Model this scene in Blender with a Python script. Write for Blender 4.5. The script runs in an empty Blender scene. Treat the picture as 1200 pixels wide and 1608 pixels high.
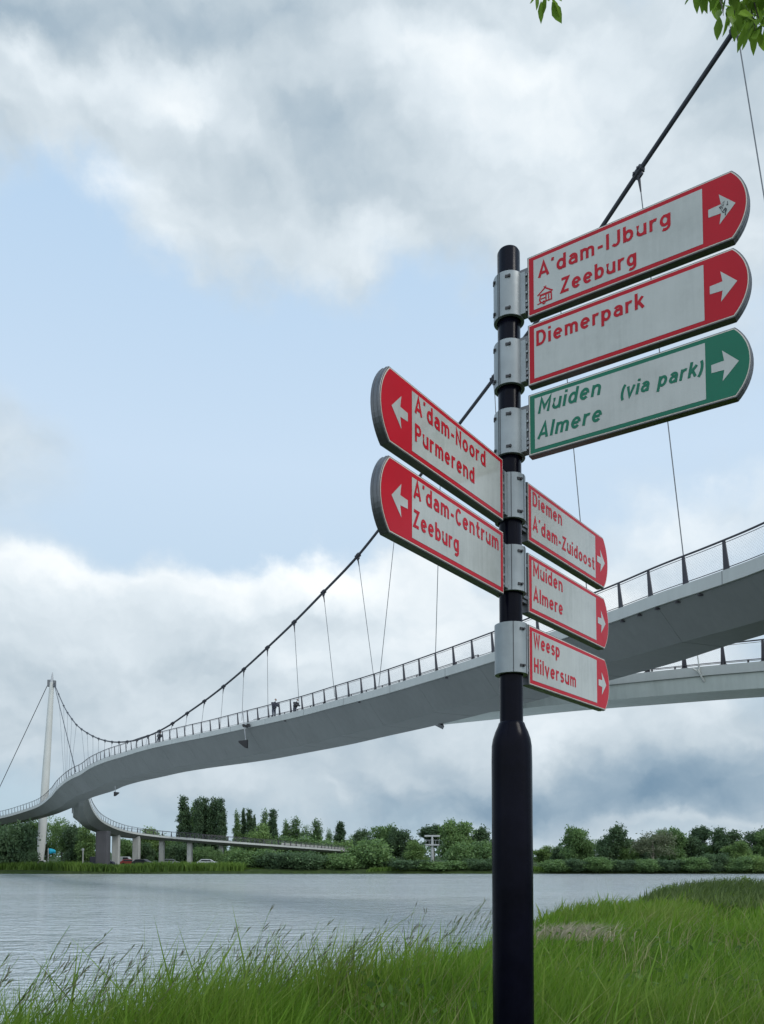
import bpy, math, random
import numpy as np
from mathutils import Vector

random.seed(7)
RNG = np.random.default_rng(7)
S = bpy.context.scene
COL = S.collection
R = math.radians

# ------------------------------------------------------------------ camera
F, TH, HOR = 1300.0, R(3.0), 1345.0          # focal length in photo pixels, pitch, horizon row
PP = HOR - F * math.tan(TH)
EYE = np.array([0.0, 0.0, 3.0])
cam = bpy.data.objects.new('camera', bpy.data.cameras.new('camera'))
COL.objects.link(cam)
cam.location = EYE
cam.rotation_euler = (R(90) + TH, 0, 0)
cam.data.sensor_fit = 'HORIZONTAL'
cam.data.sensor_width = 36
cam.data.lens = 36 * F / 1200
cam.data.shift_y = (PP - 804) / 1200
cam.data.clip_start = 0.05
cam.data.clip_end = 6000
S.camera = cam


def ray(px, py):
    xc, yc = (px - 600) / F, -(py - PP) / F
    return np.array([xc, math.cos(TH) - yc * math.sin(TH), math.sin(TH) + yc * math.cos(TH)])


def at(px, py, Y):
    """world point seen at photo pixel (px, py) at distance Y ahead of the eye"""
    d = ray(px, py)
    return EYE + d * (Y / d[1])


# ------------------------------------------------------------------ light
SUN_EL, SUN_AZ = R(48), R(118)               # azimuth measured from the view direction, to the right
EXPOSURE = 0.15
S.view_settings.view_transform = 'Standard'
S.view_settings.look = 'None'
S.view_settings.exposure = EXPOSURE
S.view_settings.gamma = 1
sun = bpy.data.objects.new('sun', bpy.data.lights.new('sun', 'SUN'))
COL.objects.link(sun)
sun.data.energy = 1.5
sun.data.angle = R(20)
sun.data.color = (1.0, 0.96, 0.9)
sdir = Vector((math.cos(SUN_EL) * math.sin(SUN_AZ), math.cos(SUN_EL) * math.cos(SUN_AZ), math.sin(SUN_EL)))
sun.rotation_euler = (-sdir).to_track_quat('-Z', 'Y').to_euler()

W = bpy.data.worlds.new('World')
S.world = W
W.use_nodes = True
wt = W.node_tree
wt.nodes.clear()


class NG:
    """tiny node-graph helper"""
    def __init__(s, t):
        s.t = t

    def n(s, kind, **kw):
        x = s.t.nodes.new(kind)
        for k, v in kw.items():
            setattr(x, k, v)
        return x

    def set(s, sock, v):
        if hasattr(v, 'default_value') or isinstance(v, bpy.types.NodeSocket):
            s.t.links.new(v, sock)
        else:
            sock.default_value = v

    def m(s, op, a, b=0.0, c=0.0, clamp=False):
        x = s.n('ShaderNodeMath', operation=op)
        x.use_clamp = clamp
        s.set(x.inputs[0], a)
        s.set(x.inputs[1], b)
        if op in ('MULTIPLY_ADD', 'SMOOTH_MIN', 'WRAP'):
            s.set(x.inputs[2], c)
        return x.outputs[0]

    def v(s, op, a, b=(0, 0, 0)):
        x = s.n('ShaderNodeVectorMath', operation=op)
        s.set(x.inputs[0], a)
        if op == 'SCALE':
            s.set(x.inputs[3], b)
        elif len(x.inputs) > 1 and op not in ('NORMALIZE', 'LENGTH'):
            s.set(x.inputs[1], b)
        return x.outputs[1] if op in ('DOT_PRODUCT', 'LENGTH', 'DISTANCE') else x.outputs[0]

    def noise(s, vec, scale, detail=4, rough=0.55, dist=0.0, color=False):
        x = s.n('ShaderNodeTexNoise')
        s.set(x.inputs['Vector'], vec)
        x.inputs['Scale'].default_value = scale
        x.inputs['Detail'].default_value = detail
        x.inputs['Roughness'].default_value = rough
        x.inputs['Distortion'].default_value = dist
        return x.outputs['Color' if color else 'Fac']

    def step(s, x, a, b):
        y = s.n('ShaderNodeMapRange', interpolation_type='SMOOTHSTEP')
        s.set(y.inputs[0], x)
        y.inputs[1].default_value = a
        y.inputs[2].default_value = b
        return y.outputs[0]

    def ramp(s, x, stops, interp='LINEAR'):
        y = s.n('ShaderNodeValToRGB')
        y.color_ramp.interpolation = interp
        e = y.color_ramp.elements
        while len(e) < len(stops):
            e.new(0.5)
        for i, (p, c) in enumerate(stops):
            e[i].position = p
            e[i].color = (*c, 1)
        s.set(y.inputs[0], x)
        return y.outputs[0]

    def mix(s, f, a, b, mode='MIX'):
        y = s.n('ShaderNodeMix', data_type='RGBA', blend_type=mode)
        s.set(y.inputs[0], f)
        for i, q in ((6, a), (7, b)):
            if isinstance(q, tuple):
                q = (*q, 1) if len(q) == 3 else q
            s.set(y.inputs[i], q)
        return y.outputs[2]


g = NG(wt)
sky = g.n('ShaderNodeTexSky', sky_type='NISHITA')
sky.sun_disc = False
sky.sun_elevation = SUN_EL
sky.sun_rotation = SUN_AZ
sky.air_density = 1.0
sky.dust_density = 2.0
DIR = g.n('ShaderNodeTexCoord').outputs['Generated']
sep = g.n('ShaderNodeSeparateXYZ')
wt.links.new(DIR, sep.inputs[0])
el = g.m('ARCSINE', sep.outputs[2])
# stereographic chart of the sky around due north: conformal, so clouds keep their proportions
den = g.m('DIVIDE', 2.0, g.m('ADD', g.m('MAXIMUM', sep.outputs[1], -0.9), 1.0))
cmb = g.n('ShaderNodeCombineXYZ')
wt.links.new(g.m('MULTIPLY', sep.outputs[0], den), cmb.inputs[0])
wt.links.new(g.m('MULTIPLY', sep.outputs[2], den), cmb.inputs[1])
AE = cmb.outputs[0]


def chart(px, py):
    d = ray(px, py)
    d = d / np.linalg.norm(d)
    return d[0] * 2 / (1 + d[1]), d[2] * 2 / (1 + d[1])


# cumulus edges: warp the cloud field with turbulence
w1 = g.v('SUBTRACT', g.noise(AE, 5.0, 3, 0.5, color=True), (0.5, 0.5, 0.5))
w2 = g.v('SUBTRACT', g.noise(AE, 16.0, 5, 0.6, color=True), (0.5, 0.5, 0.5))
WA = g.v('ADD', g.v('ADD', AE, g.v('SCALE', w1, 0.16)), g.v('SCALE', w2, 0.075))
WB = g.v('ADD', g.v('ADD', AE, g.v('SCALE', w1, 0.10)), g.v('SCALE', w2, 0.055))


def field(coord, blobs, base):
    acc = base
    for (px, py, rx, ry, w) in blobs:
        a, e = chart(px, py)
        ia = 2 * rx / (chart(px + rx, py)[0] - chart(px - rx, py)[0]) / rx
        ie = 2 * ry / (chart(px, py - ry)[1] - chart(px, py + ry)[1]) / ry
        p = g.v('MULTIPLY', g.v('SUBTRACT', coord, (a, e, 0)), (ia, ie, 0))
        r2 = g.v('DOT_PRODUCT', p, p)
        acc = g.m('MULTIPLY_ADD', g.m('POWER', 2.2, g.m('MULTIPLY', r2, -1.0)), w, acc)
    return acc


COVER = [  # where the clouds stand (photo pixels, radii, weight)
    (70, 110, 190, 70, 0.5), (700, 420, 300, 90, 0.22), (400, 400, 200, 60, 0.2),     (450, 30, 700, 110, 0.95), (560, 240, 330, 150, 0.8), (230, 110, 280, 80, 0.6), (850, 160, 330, 200, 0.75),
    (0, 200, 80, 80, 0.6), (250, 310, 110, 100, 0.55), (560, 350, 200, 70, 0.3), (980, 420, 200, 140, 0.45),
    (1190, 260, 110, 260, 0.6), (-10, 690, 130, 120, 0.75), (140, 965, 260, 80, 1.0), (-60, 930, 140, 90, 0.7),
    (560, 960, 190, 85, 0.95), (470, 900, 80, 45, 0.4), (760, 990, 200, 90, 0.8), (300, 1050, 600, 60, 0.8), (400, 1190, 700, 90, 0.6),
    (1130, 800, 170, 90, 0.65), (1000, 960, 200, 120, 0.5), (1000, 1220, 420, 120, 1.1), (80, 1130, 220, 60, 0.4),
    (130, 640, 120, 140, -0.15), (420, 600, 420, 200, -0.35), (130, 300, 90, 110, -0.5), (380, 860, 160, 50, -0.4), (620, 560, 200, 150, -0.2)]
LIGHT = [  # lit and shaded parts of the clouds
    (275, 125, 70, 50, 0.18), (300, 165, 40, 30, 0.18), (205, 285, 45, 34, 0.30), (115, 110, 60, 30, 0.20), (35, 60, 40, 30, 0.2), (265, 380, 40, 40, 0.2),
    (390, 200, 40, 30, 0.18), (650, 90, 110, 60, 0.22), (880, 120, 170, 80, 0.20), (700, 210, 160, 70, 0.1), (580, 370, 70, 30, 0.2), (1000, 300, 200, 140, 0.10),
    (310, 940, 120, 45, 0.28), (120, 905, 130, 40, 0.22), (20, 890, 100, 40, 0.14), (470, 890, 90, 40, 0.36), (590, 920, 150, 55, 0.32), (690, 1015, 70, 40, 0.22),
    (870, 1160, 50, 40, 0.22), (950, 1140, 90, 40, 0.12), (1130, 1150, 90, 25, 0.14), (1060, 800, 120, 70, 0.2), (1180, 760, 90, 60, 0.2), (480, 1050, 100, 40, 0.2), (940, 980, 160, 90, 0.2),
    (200, 25, 280, 50, -0.22), (10, 10, 140, 50, -0.18), (545, 215, 120, 90, -0.19), (330, 235, 90, 70, -0.12), (10, 225, 60, 45, -0.08), (620, 10, 150, 40, -0.08),
    (1080, 1205, 240, 45, -0.27), (920, 1262, 260, 34, -0.25), (1190, 1130, 60, 40, -0.24), (640, 1290, 300, 35, -0.16), (1000, 1290, 300, 30, -0.10), (1180, 1240, 120, 45, -0.10),
    (20, 720, 90, 60, 0.02), (1140, 785, 36, 24, -0.18), (1170, 110, 70, 90, -0.2), (200, 1060, 320, 30, -0.10), (430, 960, 60, 50, -0.08),
    (200, 1240, 500, 70, -0.13), (500, 1190, 300, 60, -0.06), (1080, 1292, 130, 10, 0.16), (520, 1230, 160, 16, 0.06)]
DZ = g.v('MULTIPLY', AE, (1.0, 1.3, 1.0))
nA = g.m('SUBTRACT', g.noise(DZ, 3.2, 6, 0.55, 0.0), 0.5)
nB = g.m('SUBTRACT', g.noise(g.v('ADD', DZ, (3.1, 1.7, 0.4)), 8.5, 8, 0.6, 0.15), 0.5)
cov = field(WA, COVER, 0.12)
cov = g.m('MULTIPLY_ADD', nA, 0.9, g.m('MULTIPLY_ADD', nB, 0.55, cov))
lit = field(WB, LIGHT, 0.595)
AQ = g.v('MULTIPLY', WB, (1.0, 1.25, 1.0))
for sc_, dl, am in ((3.0, 0.045, 0.6), (6.5, 0.024, 0.55), (15.0, 0.011, 0.26)):      # relief: each billow is lit from above, right
    e0 = g.noise(AQ, sc_, 4, 0.48)
    e1 = g.noise(g.v('ADD', AQ, (dl * 0.4, dl, 0.0)), sc_, 4, 0.48)
    lit = g.m('MULTIPLY_ADD', g.m('SUBTRACT', e0, e1), am, lit)
lit = g.m('MULTIPLY_ADD', nA, 0.10, g.m('MULTIPLY_ADD', nB, 0.14, lit))
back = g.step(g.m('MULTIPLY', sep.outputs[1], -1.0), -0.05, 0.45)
cov = g.m('MULTIPLY_ADD', back, 0.5, cov)
lit = g.m('MULTIPLY_ADD', back, 0.22, lit)
alpha = g.step(cov, 0.12, 0.98)
SK = 10.0                                                  # Background strength is 0.1
cl = g.ramp(lit, [(0.0, (0.15, 0.25, 0.355)), (0.25, (0.30, 0.40, 0.49)), (0.5, (0.49, 0.575, 0.64)),
                  (0.75, (0.69, 0.765, 0.82)), (1.0, (0.90, 0.94, 0.96))])
veil = g.ramp(g.m('MULTIPLY', el, 0.9), [(0.0, (0.42, 0.56, 0.66)), (0.16, (0.50, 0.65, 0.78)), (0.40, (0.60, 0.745, 0.90)), (0.75, (0.44, 0.635, 0.86))])
base = g.mix(0.86, sky.outputs[0], g.v('SCALE', veil, SK))
tot = g.mix(alpha, base, g.v('SCALE', cl, SK))
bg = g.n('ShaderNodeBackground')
# unseen cloud behind the viewer, sun's side: extra gain added to brighten the surfaces
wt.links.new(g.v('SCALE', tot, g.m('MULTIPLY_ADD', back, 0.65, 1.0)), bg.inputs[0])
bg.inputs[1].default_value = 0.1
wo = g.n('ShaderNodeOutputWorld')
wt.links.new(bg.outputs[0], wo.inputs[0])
W.cycles.sampling_method = 'MANUAL'
W.cycles.sample_map_resolution = 512


# ------------------------------------------------------------------ materials
def mat(name, build):
    m = bpy.data.materials.new(name)
    m.use_nodes = True
    t = m.node_tree
    t.nodes.clear()
    q = NG(t)
    out = q.n('ShaderNodeOutputMaterial')
    sh = build(q)
    t.links.new(sh, out.inputs[0])
    return m


def bsdf(q, color, rough=0.5, metal=0.0, spec=0.5, normal=None, coat=0.0, ior=None):
    b = q.n('ShaderNodeBsdfPrincipled')
    if isinstance(color, tuple):
        color = (*color, 1)
    q.set(b.inputs['Base Color'], color)
    q.set(b.inputs['Roughness'], rough)
    b.inputs['Metallic'].default_value = metal
    b.inputs['Specular IOR Level'].default_value = spec
    b.inputs['Coat Weight'].default_value = coat
    b.inputs['Coat Roughness'].default_value = 0.12
    if ior:
        b.inputs['IOR'].default_value = ior
    if normal is not None:
        q.t.links.new(normal, b.inputs['Normal'])
    return b.outputs[0]


def bump(q, h, strength, dist=0.02):
    b = q.n('ShaderNodeBump')
    b.inputs['Strength'].default_value = strength
    b.inputs['Distance'].default_value = dist
    q.t.links.new(h, b.inputs['Height'])
    return b.outputs[0]


def worn(name, c, rough=0.45, metal=0.0, var=0.15, scale=6.0, coat=0.0, stretch=(1, 1, 1), bumps=0.0, spec=0.5):
    def f(q):
        tc = q.v('MULTIPLY', q.n('ShaderNodeTexCoord').outputs['Object'], stretch)
        n = q.noise(tc, scale, 5, 0.6)
        lo = tuple(x * (1 - var) for x in c)
        hi = tuple(min(1, x * (1 + var)) for x in c)
        col = q.ramp(n, [(0.3, lo), (0.7, hi)])
        r = q.m('MULTIPLY_ADD', q.noise(tc, scale * 2.3, 3), 0.2, rough - 0.1)
        nn = bump(q, q.noise(tc, scale * 4, 3), bumps, 0.01) if bumps else None
        return bsdf(q, col, r, metal, spec, nn, coat)
    return mat(name, f)


M = {}
M['post'] = worn('post_paint', (0.003, 0.003, 0.007), 0.22, var=0.4, scale=9, bumps=0.02, spec=0.06)
M['clamp'] = worn('clamp_aluminium', (0.25, 0.275, 0.285), 0.42, metal=0.3, var=0.12, scale=12)
M['bolt'] = worn('bolt_recess', (0.015, 0.015, 0.018), 0.5)
M['frame'] = worn('sign_frame', (0.11, 0.113, 0.12), 0.35, metal=0.5, var=0.2, scale=18)
M['red'] = worn('sign_red', (0.41, 0.003, 0.014), 0.34, var=0.06, scale=7, spec=0.18)
M['green'] = worn('sign_green', (0.003, 0.13, 0.075), 0.36, var=0.06, scale=7, spec=0.22)


def sheet(q):
    tc = q.n('ShaderNodeTexCoord').outputs['Object']
    n = q.noise(tc, 5, 6, 0.65)
    dirt = q.noise(q.v('MULTIPLY', tc, (14, 14, 1.2)), 3.0, 5, 0.7)
    n = q.m('MULTIPLY_ADD', dirt, 0.35, q.m('MULTIPLY', n, 0.65))
    col = q.ramp(n, [(0.34, (0.32, 0.335, 0.315)), (0.5, (0.385, 0.40, 0.38)), (0.68, (0.43, 0.445, 0.425))])
    return bsdf(q, col, q.m('MULTIPLY_ADD', n, 0.10, 0.08), 0, 0.5, bump(q, q.noise(tc, 60, 2), 0.03, 0.003), 0.2)


M['white'] = mat('sign_white_sheeting', sheet)
M['outline'] = worn('sign_outline', (0.55, 0.50, 0.44), 0.35)


def steel_paint(name, c, streak=0.25):
    def f(q):
        tc = q.n('ShaderNodeTexCoord').outputs['Object']
        s = q.noise(q.v('MULTIPLY', tc, (1.2, 1.2, 0.12)), 2.2, 6, 0.7)
        n = q.noise(tc, 0.35, 5, 0.6)
        k = q.m('MULTIPLY_ADD', n, 0.5, q.m('MULTIPLY', s, 0.5))
        lo = tuple(x * (1 - streak) for x in c)
        hi = tuple(x * (1 + streak * 0.5) for x in c)
        return bsdf(q, q.ramp(k, [(0.35, lo), (0.62, hi)]), 0.5, 0, 0.4)
    return mat(name, f)


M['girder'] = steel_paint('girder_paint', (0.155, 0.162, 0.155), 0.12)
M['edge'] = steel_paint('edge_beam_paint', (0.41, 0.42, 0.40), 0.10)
M['branch'] = steel_paint('branch_girder_skylit', (0.47, 0.50, 0.47), 0.16)  # girder paint lightened: sky light on the fork's upright web is in the colour
M['rail'] = worn('railing_steel', (0.028, 0.024, 0.032), 0.45, var=0.3, scale=2)
M['cable'] = worn('cable_sheath', (0.018, 0.02, 0.028), 0.5, var=0.3, scale=1)
M['hanger'] = worn('hanger_steel', (0.12, 0.125, 0.13), 0.4, metal=0.4)
M['pylon'] = steel_paint('pylon_paint', (0.46, 0.465, 0.44), 0.1)
M['pier'] = steel_paint('pier_concrete', (0.34, 0.34, 0.32), 0.25)
M['dark_pier'] = steel_paint('dark_pier_concrete', (0.062, 0.060, 0.066), 0.3)
M['asphalt'] = worn('deck_asphalt', (0.06, 0.06, 0.06), 0.85, scale=3)
M['lamp'] = worn('lamp_black', (0.008, 0.008, 0.01), 0.6)
M['galv'] = worn('galvanised_pole', (0.33, 0.34, 0.35), 0.5, metal=0.3)


def wire_mesh(q):
    tc = q.n('ShaderNodeUVMap')
    uv = tc.outputs[0]
    s = q.n('ShaderNodeSeparateXYZ')
    q.t.links.new(uv, s.inputs[0])
    a = q.m('ABSOLUTE', q.m('SUBTRACT', q.m('FRACT', q.m('ADD', s.outputs[0], s.outputs[1])), 0.5))
    b = q.m('ABSOLUTE', q.m('SUBTRACT', q.m('FRACT', q.m('SUBTRACT', s.outputs[0], s.outputs[1])), 0.5))
    wire = q.m('LESS_THAN', q.m('MINIMUM', a, b), 0.022)
    t = q.n('ShaderNodeBsdfTransparent').outputs[0]
    d = bsdf(q, (0.33, 0.34, 0.36), 0.5, 0.2)
    mx = q.n('ShaderNodeMixShader')
    q.set(mx.inputs[0], wire)
    q.t.links.new(t, mx.inputs[1])
    q.t.links.new(d, mx.inputs[2])
    return mx.outputs[0]


M['mesh'] = mat('wire_mesh', wire_mesh)


def leafy(name, dark, light, trans=0.35, rough=0.55, scale=0.35, extra=None):
    def f(q):
        at_ = q.n('ShaderNodeAttribute')
        at_.attribute_name = 'tint'
        oi = q.n('ShaderNodeObjectInfo').outputs['Random']
        tc = q.n('ShaderNodeTexCoord').outputs['Object']
        k = q.m('MULTIPLY_ADD', q.noise(tc, scale, 3), 0.4, q.m('MULTIPLY_ADD', oi, 0.15, q.m('MULTIPLY', at_.outputs['Fac'], 0.6)), clamp=True)
        stops = [(0.15, dark), (0.85, light)] if not extra else [(0.1, dark), (0.6, light), (0.95, extra)]
        col = q.ramp(k, stops)
        d = bsdf(q, col, rough, 0, 0.25)
        tr = q.n('ShaderNodeBsdfTranslucent')
        q.t.links.new(q.mix(0.35, col, (light[0] * 1.3, light[1] * 1.4, light[2])), tr.inputs[0])
        mx = q.n('ShaderNodeMixShader')
        mx.inputs[0].default_value = trans
        q.t.links.new(d, mx.inputs[1])
        q.t.links.new(tr.outputs[0], mx.inputs[2])
        return mx.outputs[0]
    return mat(name, f)


M['lf_dark'] = leafy('leaves_dark', (0.036, 0.069, 0.043), (0.101, 0.161, 0.072))
M['lf_mid'] = leafy('leaves_mid', (0.053, 0.105, 0.049), (0.169, 0.263, 0.088))
M['lf_light'] = leafy('leaves_light', (0.065, 0.126, 0.048), (0.213, 0.304, 0.092))
M['lf_pale'] = leafy('leaves_pale', (0.085, 0.100, 0.062), (0.170, 0.190, 0.115))
M['lf_near'] = leafy('leaves_overhanging', (0.040, 0.085, 0.014), (0.21, 0.33, 0.045), trans=0.5, scale=1.5)
M['bark'] = worn('bark', (0.055, 0.045, 0.035), 0.9, var=0.4, scale=5, bumps=0.5)
M['barkpale'] = worn('pale_bark', (0.22, 0.20, 0.16), 0.9, var=0.3, scale=5)
M['grass'] = leafy('grass_blades', (0.019, 0.056, 0.007), (0.128, 0.240, 0.020), trans=0.45, scale=0.5, extra=(0.20, 0.25, 0.055))
M['seed'] = leafy('seed_heads', (0.050, 0.054, 0.034), (0.16, 0.155, 0.09), trans=0.2)
M['dry'] = leafy('dry_reeds', (0.16, 0.14, 0.09), (0.40, 0.36, 0.26), trans=0.3)
M['broad'] = leafy('broad_leaves', (0.030, 0.075, 0.015), (0.12, 0.20, 0.04), trans=0.35)
M['straw'] = leafy('straw_stems', (0.12, 0.13, 0.04), (0.30, 0.29, 0.13), trans=0.3)
M['weed'] = leafy('brown_weeds', (0.046, 0.080, 0.022), (0.135, 0.190, 0.055), trans=0.3)
M['reed'] = leafy('bank_reeds', (0.044, 0.090, 0.018), (0.157, 0.247, 0.044), trans=0.35)
M['bankshrub'] = leafy('shrub_yellow_green', (0.06, 0.11, 0.015), (0.19, 0.27, 0.04), trans=0.45)


def soil(q):
    tc = q.n('ShaderNodeTexCoord').outputs['Object']
    n = q.noise(tc, 1.3, 8, 0.65)
    col = q.ramp(n, [(0.3, (0.016, 0.024, 0.008)), (0.55, (0.030, 0.052, 0.012)), (0.75, (0.055, 0.06, 0.025))])
    return bsdf(q, col, 0.95, 0, 0.2, bump(q, q.noise(tc, 9, 4), 0.8, 0.05))


M['soil'] = mat('bank_soil', soil)


def water(q):
    tc = q.n('ShaderNodeTexCoord').outputs['Object']
    p1 = q.v('MULTIPLY', tc, (0.55, 1.0, 1.0))
    n1 = q.noise(p1, 1.6, 3, 0.55, 0.4)
    n2 = q.noise(p1, 0.28, 2, 0.5, 0.3)
    n3 = q.noise(q.v('MULTIPLY', tc, (0.7, 1.0, 1.0)), 6.0, 2, 0.5)
    gust = q.step(q.noise(q.v('MULTIPLY', tc, (0.4, 1, 1)), 0.035, 2), 0.38, 0.62)
    h = q.m('MULTIPLY_ADD', n1, 0.6, q.m('MULTIPLY_ADD', n2, 0.45, q.m('MULTIPLY', n3, 0.22)))
    h = q.m('MULTIPLY', h, q.m('MULTIPLY_ADD', gust, 0.6, 0.55))
    return bsdf(q, (0.40, 0.44, 0.45), 0.09, 0, 0.5, bump(q, h, 0.75, 0.75), ior=2.2)  # pale base colour stands in for sky reflected by unresolved wave facets


M['water'] = mat('canal_water', water)

# ------------------------------------------------------------------ mesh helpers
WLOC = {}


def tag(o, label=None, cat=None, group=None, kind=None):
    if label:
        o['label'] = label
    if cat:
        o['category'] = cat
    if group:
        o['group'] = group
    if kind:
        o['kind'] = kind
    return o


def empty(name, loc, label=None, cat=None, group=None):
    o = bpy.data.objects.new(name, None)
    COL.objects.link(o)
    o.location = [float(x) for x in loc]
    o.empty_display_size = 0.3
    WLOC[o] = np.array(loc, float)
    return tag(o, label, cat, group)


class MB:
    def __init__(s):
        s.v, s.f, s.uv = [], [], None

    def add(s, vs, fs):
        k = len(s.v)
        s.v += [tuple(float(c) for c in p) for p in vs]
        s.f += [tuple(i + k for i in f) for f in fs]
        return s

    def box(s, c, hx, hy, hz, ax=(1, 0, 0), ay=(0, 1, 0), az_=(0, 0, 1)):
        c, ax, ay, az_ = (np.array(q, float) for q in (c, ax, ay, az_))
        vs = [c + ax * hx * i + ay * hy * j + az_ * hz * k for i in (-1, 1) for j in (-1, 1) for k in (-1, 1)]
        return s.add(vs, [(0, 1, 3, 2), (4, 6, 7, 5), (0, 4, 5, 1), (2, 3, 7, 6), (0, 2, 6, 4), (1, 5, 7, 3)])

    def tube(s, pts, r, n=8, cap=True):
        pts = [np.array(p, float) for p in pts]
        rs = r if isinstance(r, (list, tuple, np.ndarray)) else [r] * len(pts)
        rings = []
        up = np.array([0, 0, 1.0])
        for i, p in enumerate(pts):
            t = pts[min(i + 1, len(pts) - 1)] - pts[max(i - 1, 0)]
            t = t / (np.linalg.norm(t) + 1e-9)
            u = np.cross(t, up)
            if np.linalg.norm(u) < 1e-3:
                u = np.array([1.0, 0, 0])
            u /= np.linalg.norm(u)
            w = np.cross(u, t)
            rings.append([p + rs[i] * (math.cos(a) * u + math.sin(a) * w) for a in np.linspace(0, 2 * math.pi, n, endpoint=False)])
        vs = [q for rg in rings for q in rg]
        fs = [(i * n + j, i * n + (j + 1) % n, (i + 1) * n + (j + 1) % n, (i + 1) * n + j) for i in range(len(pts) - 1) for j in range(n)]
        if cap:
            fs += [tuple(range(n))[::-1], tuple((len(pts) - 1) * n + j for j in range(n))]
        return s.add(vs, fs)

    def prism(s, poly, h):
        """poly: list of 3-D points, h: extrusion vector"""
        poly = [np.array(p, float) for p in poly]
        h = np.array(h, float)
        n = len(poly)
        vs = poly + [p + h for p in poly]
        return s.add(vs, [tuple(range(n))[::-1], tuple(range(n, 2 * n))] + [(i, (i + 1) % n, n + (i + 1) % n, n + i) for i in range(n)])

    def build(s, name, m, parent=None, smooth=False, bevel=0.0, label=None, kind=None, world=True):
        me = bpy.data.meshes.new(name)
        off = wloc(parent) if (parent is not None and world) else np.zeros(3)
        vs = np.array(s.v, float) - off
        me.from_pydata(vs.tolist(), [], s.f)
        if s.uv:
            l = me.uv_layers.new(name='UVMap')
            for i, q in enumerate(s.uv):
                l.data[i].uv = q
        for x in (m if isinstance(m, list) else [m]):
            me.materials.append(x)
        if smooth:
            me.polygons.foreach_set('use_smooth', [True] * len(me.polygons))
        me.update()
        o = bpy.data.objects.new(name, me)
        COL.objects.link(o)
        if parent is not None:
            o.parent = parent
            WLOC[o] = wloc(parent)
        if smooth:
            try:
                me.set_sharp_from_angle(angle=R(40))
            except Exception:
                pass
        if bevel:
            b = o.modifiers.new('bevel', 'BEVEL')
            b.width = bevel
            b.segments = 2
            b.limit_method = 'ANGLE'
        return tag(o, label, None, None, kind)


def wloc(p):
    return WLOC.get(p, np.zeros(3))


def spline(P, n):
    """Catmull-Rom through P resampled to n evenly spaced points"""
    P = np.array(P, float)
    A = np.vstack([2 * P[0] - P[1], P, 2 * P[-1] - P[-2]])
    out = []
    for i in range(1, len(A) - 2):
        for t in np.linspace(0, 1, 24, endpoint=False):
            p0, p1, p2, p3 = A[i - 1], A[i], A[i + 1], A[i + 2]
            out.append(0.5 * ((2 * p1) + (p2 - p0) * t + (2 * p0 - 5 * p1 + 4 * p2 - p3) * t * t + (3 * p1 - p0 - 3 * p2 + p3) * t ** 3))
    out.append(P[-1])
    out = np.array(out)
    d = np.r_[0, np.cumsum(np.linalg.norm(np.diff(out[:, :3], axis=0), axis=1))]
    s = np.linspace(0, d[-1], n)
    return np.stack([np.interp(s, d, out[:, k]) for k in range(out.shape[1])], 1), d[-1]


def leaves_mesh(name, pos, size, tint, aspect=0.6, normals=None, bend=True):
    """one small quad per leaf clump: numpy-built mesh with a tint per face"""
    n = len(pos)
    a = RNG.normal(size=(n, 3))
    a /= np.linalg.norm(a, axis=1)[:, None]
    b = RNG.normal(size=(n, 3))
    b = np.cross(a, b)
    b /= np.linalg.norm(b, axis=1)[:, None]
    sz = (size * RNG.uniform(0.6, 1.35, n))[:, None]
    q = np.stack([pos - a * sz * 0.5, pos + b * sz * aspect * 0.5, pos + a * sz * 0.5, pos - b * sz * aspect * 0.5], 1)
    me = bpy.data.meshes.new(name)
    me.vertices.add(4 * n)
    me.vertices.foreach_set('co', q.reshape(-1))
    me.loops.add(4 * n)
    me.loops.foreach_set('vertex_index', np.arange(4 * n, dtype=np.int32))
    me.polygons.add(n)
    me.polygons.foreach_set('loop_start', np.arange(0, 4 * n, 4, dtype=np.int32))
    me.update(calc_edges=True)
    at_ = me.attributes.new('tint', 'FLOAT', 'FACE')
    at_.data.foreach_set('value', np.clip(tint, 0, 1).astype(np.float32))
    return me


def mesh_obj(name, me, m, parent=None):
    me.materials.append(m)
    o = bpy.data.objects.new(name, me)
    COL.objects.link(o)
    if parent is not None:
        o.parent = parent
    return o


# ------------------------------------------------------------------ the setting
# near bank: crest of the grass as a shoreline in plan
CREST = np.array([(-80, -30), (-30, -6), (-12, 2.2), (-6, 4.4), (-2.5, 5.4), (-2.0, 6.3), (-1.15, 7.5), (0, 8.6), (1.35, 11.5), (2.7, 16),
                  (4.2, 22), (7, 28.5), (11.2, 36), (17, 44), (24, 52), (40, 66), (80, 95), (200, 160)], float)


def crest_dist(X, Y):
    """positive on land, negative towards the water"""
    X, Y = np.asarray(X, float), np.asarray(Y, float)
    best = np.full(X.shape, 1e9)
    sgn = np.ones(X.shape)
    for (a, b) in zip(CREST[:-1], CREST[1:]):
        e = b - a
        t = np.clip(((X - a[0]) * e[0] + (Y - a[1]) * e[1]) / (e @ e), 0, 1)
        dx, dy = X - a[0] - t * e[0], Y - a[1] - t * e[1]
        d = np.hypot(dx, dy)
        cr = e[0] * (Y - a[1]) - e[1] * (X - a[0])
        m = d < best
        best = np.where(m, d, best)
        sgn = np.where(m, np.where(cr > 0, -1, 1), sgn)
    return best * sgn


def sstep(x, a, b):
    t = np.clip((np.asarray(x, float) - a) / (b - a), 0, 1)
    return t * t * (3 - 2 * t)


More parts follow.
